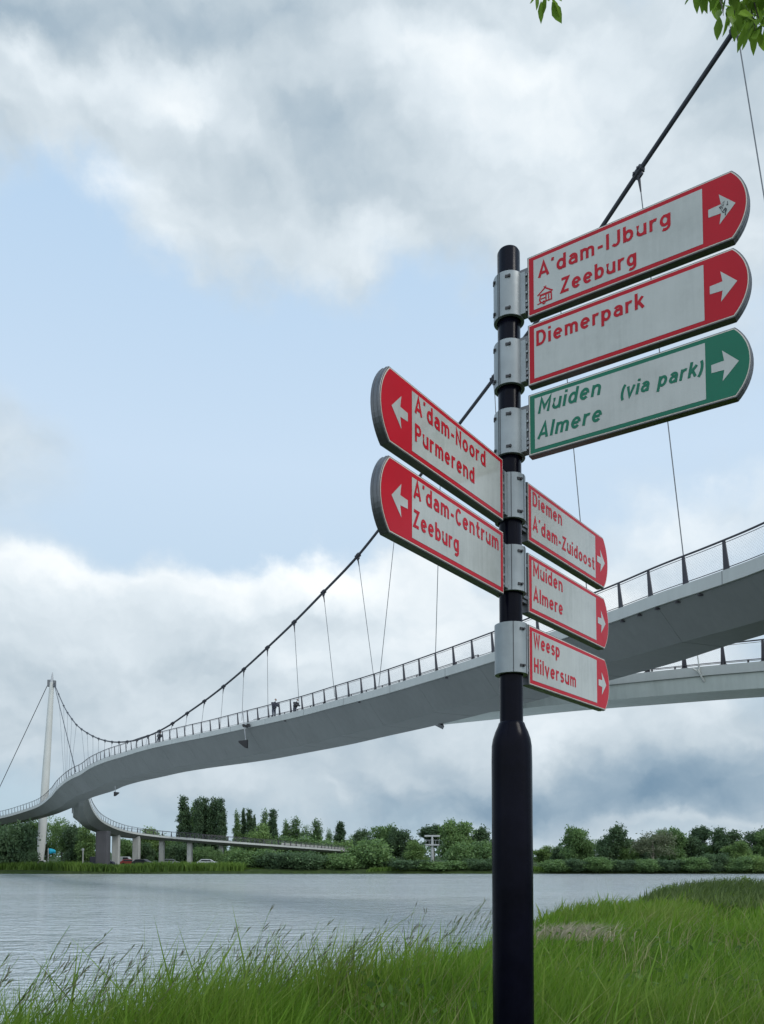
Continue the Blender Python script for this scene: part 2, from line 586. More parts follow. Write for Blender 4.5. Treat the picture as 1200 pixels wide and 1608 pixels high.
def ground_z(X, Y):
    X, Y = np.asarray(X, float), np.asarray(Y, float)
    d = crest_dist(X, Y)
    far = sstep(np.hypot(X, Y), 8, 26)
    g0 = 1.42 - 0.5 * far + 0.06 * np.sin(X * 0.9 + 1.3) * np.cos(Y * 0.7) + 0.10 * np.sin(X * 0.31 + Y * 0.23) * far
    drop = np.clip(-d, 0, None) / (1.8 + 1.6 * far)
    return np.maximum(g0 - 0.9 * drop - 0.25 * drop ** 2, -1.2)


gx = np.concatenate([np.linspace(-120, -8, 30), np.linspace(-7.6, 14, 90), np.linspace(14.8, 220, 60)])
gy = np.concatenate([np.linspace(-120, -3, 20), np.linspace(-2.5, 14, 70), np.linspace(14.6, 70, 70), np.linspace(73, 190, 25)])
XX, YY = np.meshgrid(gx, gy)
ZZ = ground_z(XX, YY)
nx, ny = len(gx), len(gy)
mb = MB()
mb.v = list(zip(XX.ravel().tolist(), YY.ravel().tolist(), ZZ.ravel().tolist()))
mb.f = [(j * nx + i, j * nx + i + 1, (j + 1) * nx + i + 1, (j + 1) * nx + i) for j in range(ny - 1) for i in range(nx - 1)
        if max(ZZ[j, i], ZZ[j, i + 1], ZZ[j + 1, i], ZZ[j + 1, i + 1]) > -1.0]
tag(mb.build('ground', M['soil'], smooth=True), kind='structure')

mb = MB()
mb.add([(-3000, -300, 0), (3000, -300, 0), (3000, 160, 0), (-3000, 160, 0)], [(0, 1, 2, 3)])
tag(mb.build('water', M['water']), kind='structure')

mb = MB()
prof = [(142.5, -0.6), (143.6, 0.35), (145.5, 0.75), (150, 0.95), (170, 1.0), (400, 1.1), (4500, 1.2)]
xs = np.linspace(-3000, 3000, 121)
for i, x in enumerate(xs):
    for (y, z) in prof:
        wob = (1.2 * math.sin(x * 0.05) + 0.7 * math.sin(x * 0.17)) if y < 160 else 0
        mb.v.append((float(x), y + wob, z))
k = len(prof)
mb.f = [(i * k + j, (i + 1) * k + j, (i + 1) * k + j + 1, i * k + j + 1) for i in range(120) for j in range(k - 1)]
tag(mb.build('far_bank', M['soil'], smooth=True), kind='structure')

# ------------------------------------------------------------------ the bridge
bridge = empty('suspension_bridge', (0, 60, 0), 'long curved grey suspension footbridge over the canal with one leaning white pylon', 'bridge')

# near edge of the main deck: photo column, row, height above the eye -> distance follows
EDGE = [(1420, 762, 9.0), (1300, 824, 9.15), (1200, 871, 9.3), (1110, 905, 9.4), (1035, 931, 9.5), (956, 961, 9.65), (850, 998, 9.8), (751, 1032, 9.95),
        (664, 1060, 10.15), (592, 1082, 10.35), (526, 1100, 10.6), (468, 1116, 10.8), (400, 1132, 11.0), (331, 1148, 11.2), (288, 1157, 11.35), (252, 1165, 11.5),
        (222, 1172.6, 11.55), (193, 1182, 11.55), (164, 1191, 11.5), (140, 1201.7, 11.4), (126.7, 1211, 11.2), (112, 1218, 10.95), (100, 1226, 10.7), (88, 1237, 10.2),
        (78, 1249, 9.7), (60, 1263, 9.2), (33, 1273, 8.6), (0, 1282, 8.0), (-60, 1294, 7.3), (-140, 1303, 6.6)]


def edge_pts(tab):
    out = []
    for (px, py, h) in tab:
        d = ray(px, py)
        out.append(EYE + d * (h / d[2]))
    return np.array(out)


MAIN = edge_pts(EDGE)


def normals(path, side):
    t = np.gradient(path[:, :2], axis=0)
    t /= np.linalg.norm(t, axis=1)[:, None]
    n = np.stack([t[:, 1], -t[:, 0]], 1) * side       # side +1: to the right of travel
    return np.c_[n, np.zeros(len(n))]


def sweep(path, n, prof, name, m, closed=True, smooth=False):
    """prof(i) -> list of (offset, dz)"""
    mb_ = MB()
    k = len(prof(0))
    for i in range(len(path)):
        for (u, z) in prof(i):
            mb_.v.append(tuple(path[i] + n[i] * u + np.array([0, 0, z])))
    rng = range(k) if closed else range(k - 1)
    for i in range(len(path) - 1):
        for j in rng:
            a, b = j, (j + 1) % k
            mb_.f.append((i * k + a, (i + 1) * k + a, (i + 1) * k + b, i * k + b))
    if closed:
        mb_.f += [tuple(range(k)), tuple((len(path) - 1) * k + j for j in range(k))[::-1]]
    return mb_.build(name, m, bridge, smooth=smooth)


def lerp_tab(path, key, tab):
    xs_, ys_ = zip(*tab)
    return np.interp(path[:, key], xs_, ys_)


def deck(path, side, Wd, Dp, web, gmat, cap=0.45):
    n = normals(path, side)
    sweep(path, n, lambda i: [(0.10, -cap - 0.01), (web[i], -Dp[i]), (Wd[i] - web[i], -Dp[i]), (Wd[i] - 0.10, -cap - 0.01)], 'girder', gmat)
    sweep(path, n, lambda i: [(0, 0), (0, -cap), (0.32, -cap), (0.32, 0)], 'edge_beam', M['edge'])
    sweep(path, n, lambda i: [(Wd[i] - 0.32, 0), (Wd[i] - 0.32, -cap), (Wd[i], -cap), (Wd[i], 0)], 'edge_beam', M['edge'])
    sweep(path, n, lambda i: [(0.33, -0.06), (0.33, -0.3), (Wd[i] - 0.33, -0.3), (Wd[i] - 0.33, -0.06)], 'walkway', M['asphalt'])
    return n


POSTS = []          # (distance, builder) of every railing post


def railing(path, n, off, length, spacing=1.8, mesh=True, lean=-0.08):
    """handrail, wires, wire mesh panels along one edge; posts are collected"""
    N = max(2, int(length / spacing))
    q, _ = spline(path, N * 4 + 1)
    nn = normals(q, 1)
    sgn = 1 if (nn[0] @ n[0]) > 0 else -1
    nn = nn * sgn
    up = np.array([0, 0, 1.0])
    hr = [q[i] + nn[i] * (off + lean) + up * 1.02 for i in range(len(q))]
    MB().tube(hr, 0.035, 6).build('handrail', M['rail'], bridge, smooth=True)
    w_ = MB()
    w_.tube([q[i] + nn[i] * (off + lean * 0.9) + up * 0.93 for i in range(len(q))], 0.012, 5)
    w_.tube([q[i] + nn[i] * (off + lean * 0.1) + up * 0.10 for i in range(len(q))], 0.016, 5)
    w_.build('rail_wire', M['rail'], bridge, smooth=True)
    if mesh:
        m_ = MB()
        m_.uv = []
        for i in range(len(q)):
            m_.v.append(tuple(q[i] + nn[i] * (off + lean * 0.1) + up * 0.11))
            m_.v.append(tuple(q[i] + nn[i] * (off + lean * 0.9) + up * 0.92))
        seg = length / (len(q) - 1)
        for i in range(len(q) - 1):
            m_.f.append((2 * i, 2 * i + 2, 2 * i + 3, 2 * i + 1))
            u0, u1 = i * seg / 0.11, (i + 1) * seg / 0.11
            m_.uv += [(u0, 0), (u1, 0), (u1, 7.4 * 1.0), (u0, 7.4)]
        m_.build('wire_mesh', M['mesh'], bridge)
    for j in range(0, N + 1):
        i = min(j * 4, len(q) - 1)
        t = q[min(i + 1, len(q) - 1)] - q[max(i - 1, 0)]
        t /= np.linalg.norm(t)
        c = q[i] + nn[i] * off

        def mk(mbp, c=c, t=t, nv=nn[i].copy()):
            a0, a1 = 0.15, 0.055
            pl = [c - t * a0, c + t * a0 * 0.7, c + t * a1 + up * 1.0 + nv * lean, c - t * a1 + up * 1.0 + nv * lean]
            mbp.prism([p - nv * 0.02 for p in pl], nv * 0.04)
            mbp.box(c + up * 0.02 - t * 0.03, 0.17, 0.06, 0.018, t, nv, up)
        POSTS.append((np.linalg.norm(c - EYE), mk))


path, L = spline(MAIN, 220)
keyY = path[:, 1]
Wd = np.interp(keyY, [20, 25, 29, 33, 40, 60, 90, 110, 125, 150], [3.3, 3.6, 4.2, 4.8, 5.0, 5.6, 6.0, 6.0, 5.0, 4.2])
Dp = np.interp(keyY, [20, 34, 50, 70, 95, 110, 140, 170], [1.62, 1.66, 2.0, 2.5, 2.5, 2.4, 1.7, 1.4])
web = np.interp(keyY, [20, 40, 70, 110, 150], [1.15, 1.2, 1.5, 1.7, 1.2])
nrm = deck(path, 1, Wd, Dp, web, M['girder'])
railing(path, nrm, 0.14, L)
far_edge = path + nrm * (Wd - 0.14)[:, None]
mb = MB()
mb.tube(far_edge + np.array([0, 0, 1.02]), 0.035, 5)
for i in range(0, len(far_edge), 2):
    mb.box(far_edge[i] + np.array([0, 0, 0.5]), 0.05, 0.03, 0.5)
mb.build('far_railing', M['rail'], bridge)

# welded panel joints of the box girder and butt joints of the edge beam
for i in range(4, len(path) - 4, 6):
    nv, z_ = nrm[i], np.array([0, 0, 1.0])
    t = path[i + 1] - path[i - 1]
    t /= np.linalg.norm(t)
    sm, bj = MB(), MB()
    a_, b_ = path[i] + nv * 0.10 - z_ * 0.46, path[i] + nv * web[i] - z_ * Dp[i]
    ax_ = (b_ - a_) / np.linalg.norm(b_ - a_)
    sm.box((a_ + b_) / 2, np.linalg.norm(b_ - a_) / 2, 0.011, 0.006, ax_, t, np.cross(ax_, t))
    sm.box(path[i] + nv * Wd[i] / 2 - z_ * Dp[i], Wd[i] / 2 - web[i], 0.012, 0.006, nv, t, z_)
    bj.box(path[i + 3] - z_ * 0.225 + nrm[i + 3] * 0.0, 0.012, 0.224, 0.006, t, z_, nrm[i + 3])
    sm.build('weld_seam', M['girder'], bridge)
    bj.build('butt_joint', M['hanger'], bridge)

# near fork: second deck leaving the main one to the right
BR = edge_pts([(1500, 1008, 8.5), (1300, 1028, 8.8), (1200, 1038, 9.0), (1100, 1047, 9.2), (956, 1062, 9.4), (830, 1077, 9.7), (720, 1093, 10.0), (640, 1104, 10.3), (590, 1110, 10.45)])
bp, bL = spline(BR, 60)
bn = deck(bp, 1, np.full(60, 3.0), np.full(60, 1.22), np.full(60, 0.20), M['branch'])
railing(bp[:46], bn, 0.14, bL * 0.75)
# kerb rail with short stubs on the fork and on the main deck behind the sign
mb = MB()
for (pth, nv, lo, hi) in ((bp, bn, 0, 44), (path, nrm, 22, 52)):
    mb.tube([pth[i] + nv[i] * 0.05 + np.array([0, 0, 0.14]) for i in range(lo, hi)], 0.022, 5)
    for i in range(lo, hi, 2):
        mb.box(pth[i] + nv[i] * 0.05 + np.array([0, 0, 0.07]), 0.035, 0.035, 0.07)
mb.build('kerb_rail', M['rail'], bridge)

# far ramp curling away and down to the far bank
RP = edge_pts([(136, 1239, 10.0), (138.5, 1248, 9.35), (141, 1257, 8.8), (148, 1273, 7.6), (161, 1288, 6.6), (185, 1300, 5.6), (213, 1307, 5.0), (260, 1313, 4.3),
               (320, 1318, 3.6), (400, 1324, 2.9), (480, 1330, 2.2), (560, 1336, 1.5), (600, 1339, 1.1)])
rp, rL = spline(RP, 120)
rn = deck(rp, -1, np.interp(np.arange(120), [0, 4, 18, 119], [1.6, 2.2, 4.0, 4.0]), np.interp(np.arange(120), [0, 25, 50, 119], [1.7, 1.5, 0.9, 0.8]), np.interp(np.arange(120), [0, 4, 18, 40, 119], [.5, .8, 1.3, 0.9, 0.7]), M['girder'], 0.4)
railing(rp[6:], rn[6:], 0.14, rL * 0.95)
fe = (rp + rn * 3.86)[16:]
mb = MB()
mb.tube(fe + np.array([0, 0, 1.02]), 0.04, 5)
for i in range(0, 104, 2):
    mb.box(fe[i] + np.array([0, 0, 0.5]), 0.06, 0.04, 0.5)
mb.build('far_railing', M['rail'], bridge)
# solid parapet panels on the last stretch of the ramp
sweep(rp[70:], rn[70:], lambda i: [(0.20, 0.02), (0.20, 0.55), (0.24, 0.55), (0.24, 0.02)], 'parapet', M['pier'])

POSTS.sort(key=lambda q_: q_[0])
for (_, mk) in POSTS[:100]:
    mb = MB()
    mk(mb)
    mb.build('post', M['rail'], bridge)
mb = MB()
for (_, mk) in POSTS[100:]:
    mk(mb)
mb.build('post', M['rail'], bridge, kind='stuff')

# suspension cable: clamps (photo column, row, distance)
CAB = [(1310, -190, 22.5), (1157, 42, 24.8), (1003, 270, 28.6), (878, 456, 32.8), (776, 594, 38.0), (693, 703, 43.5), (625, 793, 48.5), (562, 873, 52.5), (508, 930, 56.5), (462, 977, 60.8), (420, 1017, 65.5),
       (383, 1051, 69.7), (351, 1078, 73.5), (321, 1101, 76.8), (294, 1120, 80.0), (271, 1136, 82.8), (250, 1148, 85.4), (232, 1156, 87.8), (215, 1162, 90.3), (200, 1164.5, 93), (187, 1165.5, 96), (176, 1165, 99.3),
       (165, 1163, 103), (155, 1160, 107), (146, 1156, 111.4), (137, 1151, 116.4), (128, 1145, 122), (120, 1138, 128), (113, 1129, 134.5), (106, 1119, 141.5), (100, 1108, 148.5), (92, 1090, 158), (85, 1073, 168)]
CP = [at(*c) for c in CAB]
cpts, _ = spline(CP, 160)
MB().tube(cpts, 0.085, 14).build('main_cable', M['cable'], bridge, smooth=True)
HB = [(1345, 806), (1285, 832), (1078, 913), (926, 974), (797, 1017), (684, 1030), (595, 1078), (589, 1079), (526, 1094), (470, 1110), (421, 1125), (380, 1132), (346, 1142), (315, 1150), (290, 1155), (265, 1161), (246, 1165),
      (229, 1170), (212, 1174), (198, 1179), (186, 1183), (174, 1187), (163, 1190), (154, 1194), (146, 1197), (139, 1200), (134, 1204), (111, 1217), (108, 1219), (105, 1221), (103, 1223), (101, 1224)]
for i, c in enumerate(CP[:-1]):
    bx, by = HB[i]
    j = int(np.argmin(np.abs(600 + F * path[:, 0] / path[:, 1] - bx)))
    bot = at(bx, by, path[j, 1] + 0.10)
    bot[2] = max(bot[2], path[j, 2] - 0.3)
    MB().tube([c, bot], 0.021, 5).build('hanger', M['hanger'], bridge, smooth=True)
    k = int(np.argmin(np.linalg.norm(cpts - c, axis=1)))
    t = cpts[min(k + 1, 159)] - cpts[max(k - 1, 0)]
    t /= np.linalg.norm(t)
    b_ = np.cross(t, (0, 0, 1.0))
    b_ /= np.linalg.norm(b_)
    nz = np.cross(b_, t)
    mb = MB().tube([c - t * 0.22, c - t * 0.18, c + t * 0.18, c + t * 0.22], [0.10, 0.145, 0.145, 0.10], 8)
    mb.box(c - nz * 0.17, 0.13, 0.035, 0.10, t, b_, nz)
    for s_ in (-0.1, 0.1):
        mb.box(c + t * s_, 0.025, 0.17, 0.05, t, b_, nz)
    mb.tube([c - np.array([0, 0, 0.15]), c + (bot - c) / np.linalg.norm(bot - c) * 0.75], [0.06, 0.025], 6)
    mb.build('cable_clamp', M['cable'], bridge)
MB().tube([at(85, 1074, 168), at(119, 1212, 110)], 0.06, 6).build('stay_cable', M['cable'], bridge, smooth=True)
MB().tube([at(77, 1071, 168), at(0, 1235, 181), at(-56, 1356, 190)], 0.075, 6).build('stay_cable', M['cable'], bridge, smooth=True)

# pylon: cigar-shaped leaning steel mast
P0, P1 = at(62.5, 1362, 168), at(81.5, 1072, 168)
P0[2] -= 0.6
tt = np.array([0, 0.03, 0.12, 0.25, 0.5, 0.8, 0.97, 1.0])
rr = [0.42, 0.56, 0.78, 0.82, 0.76, 0.60, 0.47, 0.42]
MB().tube([P0 + (P1 - P0) * t for t in tt], rr, 14).build('pylon', M['pylon'], bridge, smooth=True)
tip = at(82.5, 1056, 168)
mb = MB().tube([P1, P1 + (tip - P1) * 0.3, tip], [0.40, 0.30, 0.08], 8)
mb.build('pylon_tip', M['galv'], bridge, smooth=True)
mb = MB()
for sx, py in ((77.5, 1073), (85, 1074)):
    c = at(sx, py, 168)
    mb.box(c, 0.35, 0.25, 0.7)
mb.box(P1 - np.array([0, 0, 0.5]), 0.62, 0.3, 0.35)
mb.build('cable_saddle', M['hanger'], bridge, bevel=0.05)

# piers of the ramp
def pier(px, Yd, w, d, m, top_row):
    c = at(px, 1350, Yd)
    zt = at(px, top_row, Yd)[2]
    pl = [(c[0] + w * 0.5 * a, c[1] + d * 0.5 * b) for a, b in ((-1, -.6), (-.8, -1), (.8, -1), (1, -.6), (1, .6), (.8, 1), (-.8, 1), (-1, .6))]
    MB().prism([(x, y, 0.2) for x, y in pl], (0, 0, zt - 0.2)).build('pier', m, bridge)


pier(161.5, 153.5, 2.35, 2.0, M['dark_pier'], 1305)
pier(182, 166, 1.45, 1.2, M['pier'], 1309)
pier(214, 173, 1.5, 1.2, M['pier'], 1313)
pier(254, 177, 1.1, 1.2, M['pier'], 1318)
pier(298, 176, 1.1, 1.2, M['pier'], 1322)
pier(347, 178, 0.95, 1.2, M['pier'], 1325)
pier(430, 187, 0.95, 1.2, M['pier'], 1331)

# small steel: bracket and strut on the fork, inspection hatch lines, drip pipes
def near_pt(pth, px):
    j = int(np.argmin(np.abs(600 + F * pth[:, 0] / pth[:, 1] - px)))
    return pth[j], j


c, j = near_pt(bp, 1100)
mb = MB()
mb.tube([c + np.array([-0.15, -0.08, 1.3]), c + np.array([0.02, -0.10, -0.3])], 0.03, 6)
mb.tube([c + np.array([-0.1, -0.10, -0.15]), c + np.array([0.25, -0.06, -0.75])], 0.05, 6)
mb.tube([c + np.array([-0.3, -0.06, -0.1]), c + np.array([0.02, -0.10, -0.32])], 0.04, 6)
mb.build('hanger_strut', M['pylon'], bridge)
mb = MB()
for px in (1105, 1068, 1032, 1010, 986, 700, 560, 450):
    c, j = near_pt(path, px)
    mb.box(c + np.array([0, 0, -0.52]) + nrm[j] * 0.16, 0.14, 0.05, 0.03, az_=(0, 0, 1))
mb.build('drip_outlet', M['rail'], bridge)
c = at(684, 1134, 51.5)
MB().prism([c, c + np.array([0.55, 0, -0.28]), c + np.array([0.42, 0, 0.02]), c + np.array([0.25, 0, 0.08])], (0, 1.2, 0)).build('fork_gusset', M['rail'], bridge)

# ------------------------------------------------------------------ lamps hanging from the bridge
def hang_lamp(top, low, size, label, face):
    r_ = empty('hanging_lamp', top, label, 'lamp', 'lamps hanging under the bridge deck')
    MB().tube([top, low], 0.045, 6).build('pole', M['galv'], r_, smooth=True)
    up = np.array([0, 0, 1.0])
    pl = [low + np.array([size * x * face, -0.16, size * z]) for x, z in ((0.22, 0.1), (0.1, 0.05), (-0.75, -0.05), (-0.68, -0.25), (-0.1, -0.72), (0.22, -0.80))]
    MB().prism(pl, (0, 0.32, 0)).build('lamp_head', M['lamp'], r_, bevel=0.03)
    return r_


t_ = at(381, 1114, 67.2)
l_ = at(386, 1163, 67.2)
lamp1 = hang_lamp(t_, l_, 0.80, 'dark wedge lamp on a long pole hanging in front of the grey girder', 1)
mb = MB()
for k in range(3):
    mb.box(at(382 + 2.2 * k, 1139 + 0.5 * k, 67.2) + np.array([0, 0.2, 0]), 0.07, 0.3, 0.09)
mb.box(at(390, 1139, 67.2), 0.12, 0.12, 0.12)
mb.build('bracket', M['lamp'], lamp1, bevel=0.02)
lamp2 = hang_lamp(at(181, 1234, 97.5), at(181, 1244, 97.5), 0.62, 'small dark lamp on a short stem below the far underside of the bridge', -1)

# ------------------------------------------------------------------ people on the bridge
M['navy'] = worn('navy_jacket', (0.012, 0.014, 0.032), 0.8)
M['black'] = worn('black_jacket', (0.006, 0.006, 0.008), 0.8)
M['jeans'] = worn('blue_grey_trousers', (0.03, 0.036, 0.06), 0.9)
M['skin'] = worn('skin', (0.36, 0.21, 0.15), 0.6)
M['greyhair'] = worn('grey_hair', (0.16, 0.155, 0.15), 0.8)
M['darkhair'] = worn('dark_hair', (0.012, 0.010, 0.009), 0.8)


def skinned(name, verts, edges, radii, m, parent, sub=2):
    me = bpy.data.meshes.new(name)
    me.from_pydata([tuple(v) for v in verts], edges, [])
    me.materials.append(m)
    o = bpy.data.objects.new(name, me)
    COL.objects.link(o)
    o.parent = parent
    o.modifiers.new('skin', 'SKIN')
    for i, r_ in enumerate(radii):
        sv = me.skin_vertices[0].data[i]
        sv.radius = (r_, r_)
        sv.use_root = (i == 0)
    o.modifiers['skin'].use_smooth_shade = True
    s_ = o.modifiers.new('sub', 'SUBSURF')
    s_.levels = s_.render_levels = sub
    return o


def person(loc, face, lean, h, coat, hair, label, reach):
    """face: unit direction in plan the person looks to; lean: forward tilt of the trunk"""
    root = empty('person', loc, label, 'person')
    f = np.array([face[0], face[1], 0.0])
    f /= np.linalg.norm(f)
    s = np.cross(f, (0, 0, 1.0))
    u = np.array([0, 0, 1.0])
    k = h / 1.75

    def p(a, b, c):
        return (f * a + s * b + u * c) * k
    hip = 0.93
    tr = np.array([math.sin(lean), math.cos(lean)])          # trunk direction in the (f, u) plane

    def t(d, b, fwd=0.0):
        return p(tr[0] * d + fwd * tr[1], b, hip + tr[1] * d - fwd * tr[0] * 0.3)
    body_v = [p(0, 0, hip), t(0.25, 0), t(0.47, 0), t(0.56, 0), t(0.64, 0, 0.03),
              p(0, .10, hip - .06), p(0.06, .11, .50), p(0.0, .11, .09), p(0.16, .11, .04),
              p(0, -.10, hip - .06), p(0.02, -.11, .50), p(-0.08, -.11, .09), p(0.08, -.11, .04),
              t(.47, .19), t(.25, .25, reach * .25), t(.28, .20, reach * .55), t(.29, .19, reach * .66),
              t(.47, -.19), t(.25, -.25, reach * .25), t(.28, -.20, reach * .55), t(.29, -.19, reach * .66)]
    e = [(0, 1), (1, 2), (2, 3), (3, 4), (0, 5), (5, 6), (6, 7), (7, 8), (0, 9), (9, 10), (10, 11), (11, 12), (2, 13), (13, 14), (14, 15), (15, 16), (2, 17), (17, 18), (18, 19), (19, 20)]
    rad = [.13, .125, .13, .06, .055, .09, .062, .042, .04, .09, .062, .042, .04, .062, .045, .034, .03, .062, .045, .034, .03]
    skinned('body', body_v, e, [r_ * k * 1.12 for r_ in rad], M['jeans'], root)
    jk = [0, 1, 2, 13, 14, 15, 17, 18, 19]
    je = [(0, 1), (1, 2), (2, 3), (3, 4), (4, 5), (2, 6), (6, 7), (7, 8)]
    jr = [.155, .15, .15, .08, .062, .052, .08, .062, .052]
    skinned('jacket', [body_v[i] for i in jk], je, [r_ * k * 1.45 for r_ in jr], coat, root)
    hc = np.array(t(0.76, 0, 0.05))
    hv = [hc - u * .10 * k, hc - u * 0.02 * k, hc + u * .07 * k, hc + f * .105 * k - u * .015 * k]
    skinned('head', hv, [(0, 1), (1, 2), (1, 3)], [.06 * k, .095 * k, .09 * k, .018 * k], M['skin'], root)
    hh = [hc - f * .035 * k - u * .03 * k, hc - f * .025 * k + u * .05 * k, hc + f * .02 * k + u * .085 * k]
    skinned('hair', hh, [(0, 1), (1, 2)], [.085 * k, .095 * k, .08 * k], hair, root)
    return root


def on_deck(px, back):
    c, j = near_pt(path, px)
    q = c + nrm[j] * back
    q[2] = c[2] - 0.06
    return q, j


q, j = on_deck(418, 1.0)
q[0] -= 0.2
person(q, (0.62, -0.78), 0.35, 1.72, M['navy'], M['greyhair'], 'person with grey hair in a navy jacket leaning forward at the bridge railing', 0.8)
q, j = on_deck(438, 1.5)
person(q, (0.7, -0.7), 0.5, 1.52, M['black'], M['darkhair'], 'smaller person in a black jacket bending forward behind the navy jacketed one', 0.7)
q, j = on_deck(227, 1.2)
person(q, (0.55, -0.83), 0.75, 1.62, M['black'], M['darkhair'], 'lone dark clothed person hunched low on the bridge where the cable dips', 0.6)

# ------------------------------------------------------------------ signpost
A0, A1 = at(806.5, 1600, 2.67), at(805.0, 395, 2.67)
lean_x = (A1[0] - A0[0]) / (A1[2] - A0[2])


def axis(z):
    return np.array([A0[0] + (z - A0[2]) * lean_x * 0.25, 2.67, z])


gz = float(ground_z(0.42, 2.67))
signpost = empty('signpost', axis(gz), 'tall black cycle route signpost carrying eight arrow shaped direction signs on the grass bank', 'signpost')
zt = at(805, 394, 2.67)[2]
zs0, zs1 = at(805, 1172, 2.67)[2], at(805, 1136, 2.67)[2]
rt, rl = 0.0375, 0.0655
zz = [gz - 0.4, zs0 - 0.05, zs0, zs0 + (zs1 - zs0) * .3, zs0 + (zs1 - zs0) * .6, zs0 + (zs1 - zs0) * .85, zs1, zs1 + 0.004, zt - 0.012, zt - 0.004, zt]
rq = [rl, rl, rl * 0.985, rl * 0.93, rl * 0.82, rl * 0.69, rt + .004, rt, rt, rt - .004, rt - .014]
MB().tube([axis(z) for z in zz], rq, 40).build('pole', M['post'], signpost, smooth=True)

# stroke alphabet (cap height 1, stroke 2*T)
T = 0.090


def arc(cx, cy, rx, ry, a0, a1, n=14):
    return [(cx + rx * math.cos(R(a)), cy + ry * math.sin(R(a))) for a in np.linspace(a0, a1, n)]


def ring(cx, cy, rx, ry):
    return arc(cx, cy, rx, ry, 0, 360, 29)


XH = 0.72
GL = {
    'o': ([ring(.30, .36, .215, .277)], .60),
    'd': ([ring(.285, .36, .20, .277), [(.50, 0), (.50, 1)]], .585),
    'b': ([ring(.30, .36, .20, .277), [(.083, 0), (.083, 1)]], .585),
    'p': ([ring(.30, .36, .20, .277), [(.083, -.27), (.083, XH)]], .585),
    'g': ([ring(.285, .36, .20, .277), [(.50, XH), (.50, -.02)] + arc(.29, -.02, .21, .19, 0, -130, 10)], .585),
    'a': ([arc(.27, .44, .20, .197, 150, 0, 12) + [(.47, 0)], [(.47, .42), (.27, .42)] + arc(.255, .252, .17, .168, 90, 270, 12) + [(.33, .10), (.47, .19)]], .555),
    'e': ([[(.13, .36), (.47, .36)], arc(.30, .36, .212, .277, 0, 318, 24)], .60),
    'u': ([[(.083, XH), (.083, .28)] + arc(.285, .285, .202, .202, 180, 350, 14), [(.487, 0), (.487, XH)]], .57),
    'n': ([[(.083, 0), (.083, XH)], arc(.285, .43, .202, .207, 170, 0, 14) + [(.487, 0)]], .57),
    'm': ([[(.083, 0), (.083, XH)], arc(.25, .45, .167, .187, 170, 0, 12) + [(.417, 0)], arc(.584, .45, .167, .187, 170, 0, 12) + [(.751, 0)]], .834),
    'r': ([[(.083, 0), (.083, XH)], arc(.29, .42, .207, .217, 172, 62, 10)], .40),
    'i': ([[(.083, 0), (.083, XH)], [(.083, .86), (.083, 1.02)]], .166),
    'l': ([[(.083, 0), (.083, 1)]], .166),
    'k': ([[(.083, 0), (.083, 1)], [(.46, XH), (.12, .30)], [(.24, .42), (.50, 0)]], .53),
    's': ([arc(.265, .505, .165, .132, 25, 270, 14)[:-1] + arc(.265, .225, .18, .148, 90, -150, 14)], .52),
    't': ([[(.20, .95), (.20, .24)] + arc(.35, .24, .15, .157, 180, 270, 8) + [(.42, .083)], [(.04, .637), (.41, .637)]], .44),
    'v': ([[(.05, XH), (.27, .02), (.49, XH)]], .54),
    'A': ([[(.05, 0), (.33, .94), (.61, 0)], [(.15, .27), (.51, .27)]], .66),
    'D': ([[(.083, .083), (.083, .917), (.28, .917)] + arc(.28, .50, .275, .417, 90, -90, 18) + [(.083, .083)]], .64),
    'M': ([[(.083, 0), (.083, .92), (.38, .33), (.68, .92), (.68, 0)]], .763),
    'N': ([[(.083, 0), (.083, .90), (.50, .10), (.50, 1)]], .583),
    'I': ([[(.083, 0), (.083, 1)]], .166),
    'J': ([[(.40, 1), (.40, .30)] + arc(.22, .30, .18, .217, 0, -150, 12)], .483),
    'Z': ([[(.06, .917), (.50, .917), (.08, .083), (.54, .083)]], .59),
    'P': ([[(.083, 0), (.083, .917), (.31, .917)] + arc(.31, .69, .21, .227, 90, -90, 14) + [(.12, .463)]], .60),
    'C': ([arc(.33, .5, .245, .417, 42, 318, 22)], .60),
    'W': ([[(.05, 1), (.22, .07), (.42, .86), (.62, .07), (.79, 1)]], .84),
    'H': ([[(.083, 0), (.083, 1)], [(.50, 0), (.50, 1)], [(.12, .49), (.46, .49)]], .583),
    '-': ([[(.04, .37), (.34, .37)]], .38),
    "'": ([[(.10, 1.0), (.06, .80)]], .16),
    '(': ([arc(.40, .40, .30, .62, 125, 235, 12)], .25),
    ')': ([arc(-.15, .40, .30, .62, -55, 55, 12)], .25),
    ' ': ([], .30)}


def strip(mb_, pts, hw, to3, z):
    pts = [np.array(p, float) for p in pts]
    keep = [pts[0]]
    for p in pts[1:]:
        if np.linalg.norm(p - keep[-1]) > 1e-4:
            keep.append(p)
    pts = keep
    closed = np.linalg.norm(pts[0] - pts[-1]) < 1e-3 and len(pts) > 3
    n = len(pts)
    vs = []
    for i, p in enumerate(pts):
        a = pts[i - 1] if i > 0 else (pts[-2] if closed else None)
        b = pts[i + 1] if i < n - 1 else (pts[1] if closed else None)
        d1 = (p - a) / np.linalg.norm(p - a) if a is not None else None
        d2 = (b - p) / np.linalg.norm(b - p) if b is not None else None
        if d1 is None:
            d1 = d2
        if d2 is None:
            d2 = d1
        n1, n2 = np.array([-d1[1], d1[0]]), np.array([-d2[1], d2[0]])
        mm = n1 + n2
        mm = mm / (np.linalg.norm(mm) + 1e-9)
        k = hw / max(0.42, float(mm @ n1))
        vs += [to3(p + mm * k, z), to3(p - mm * k, z)]
    mb_.add(vs, [(2 * i + 1, 2 * i + 3, 2 * i + 2, 2 * i) for i in range(n - 1)])


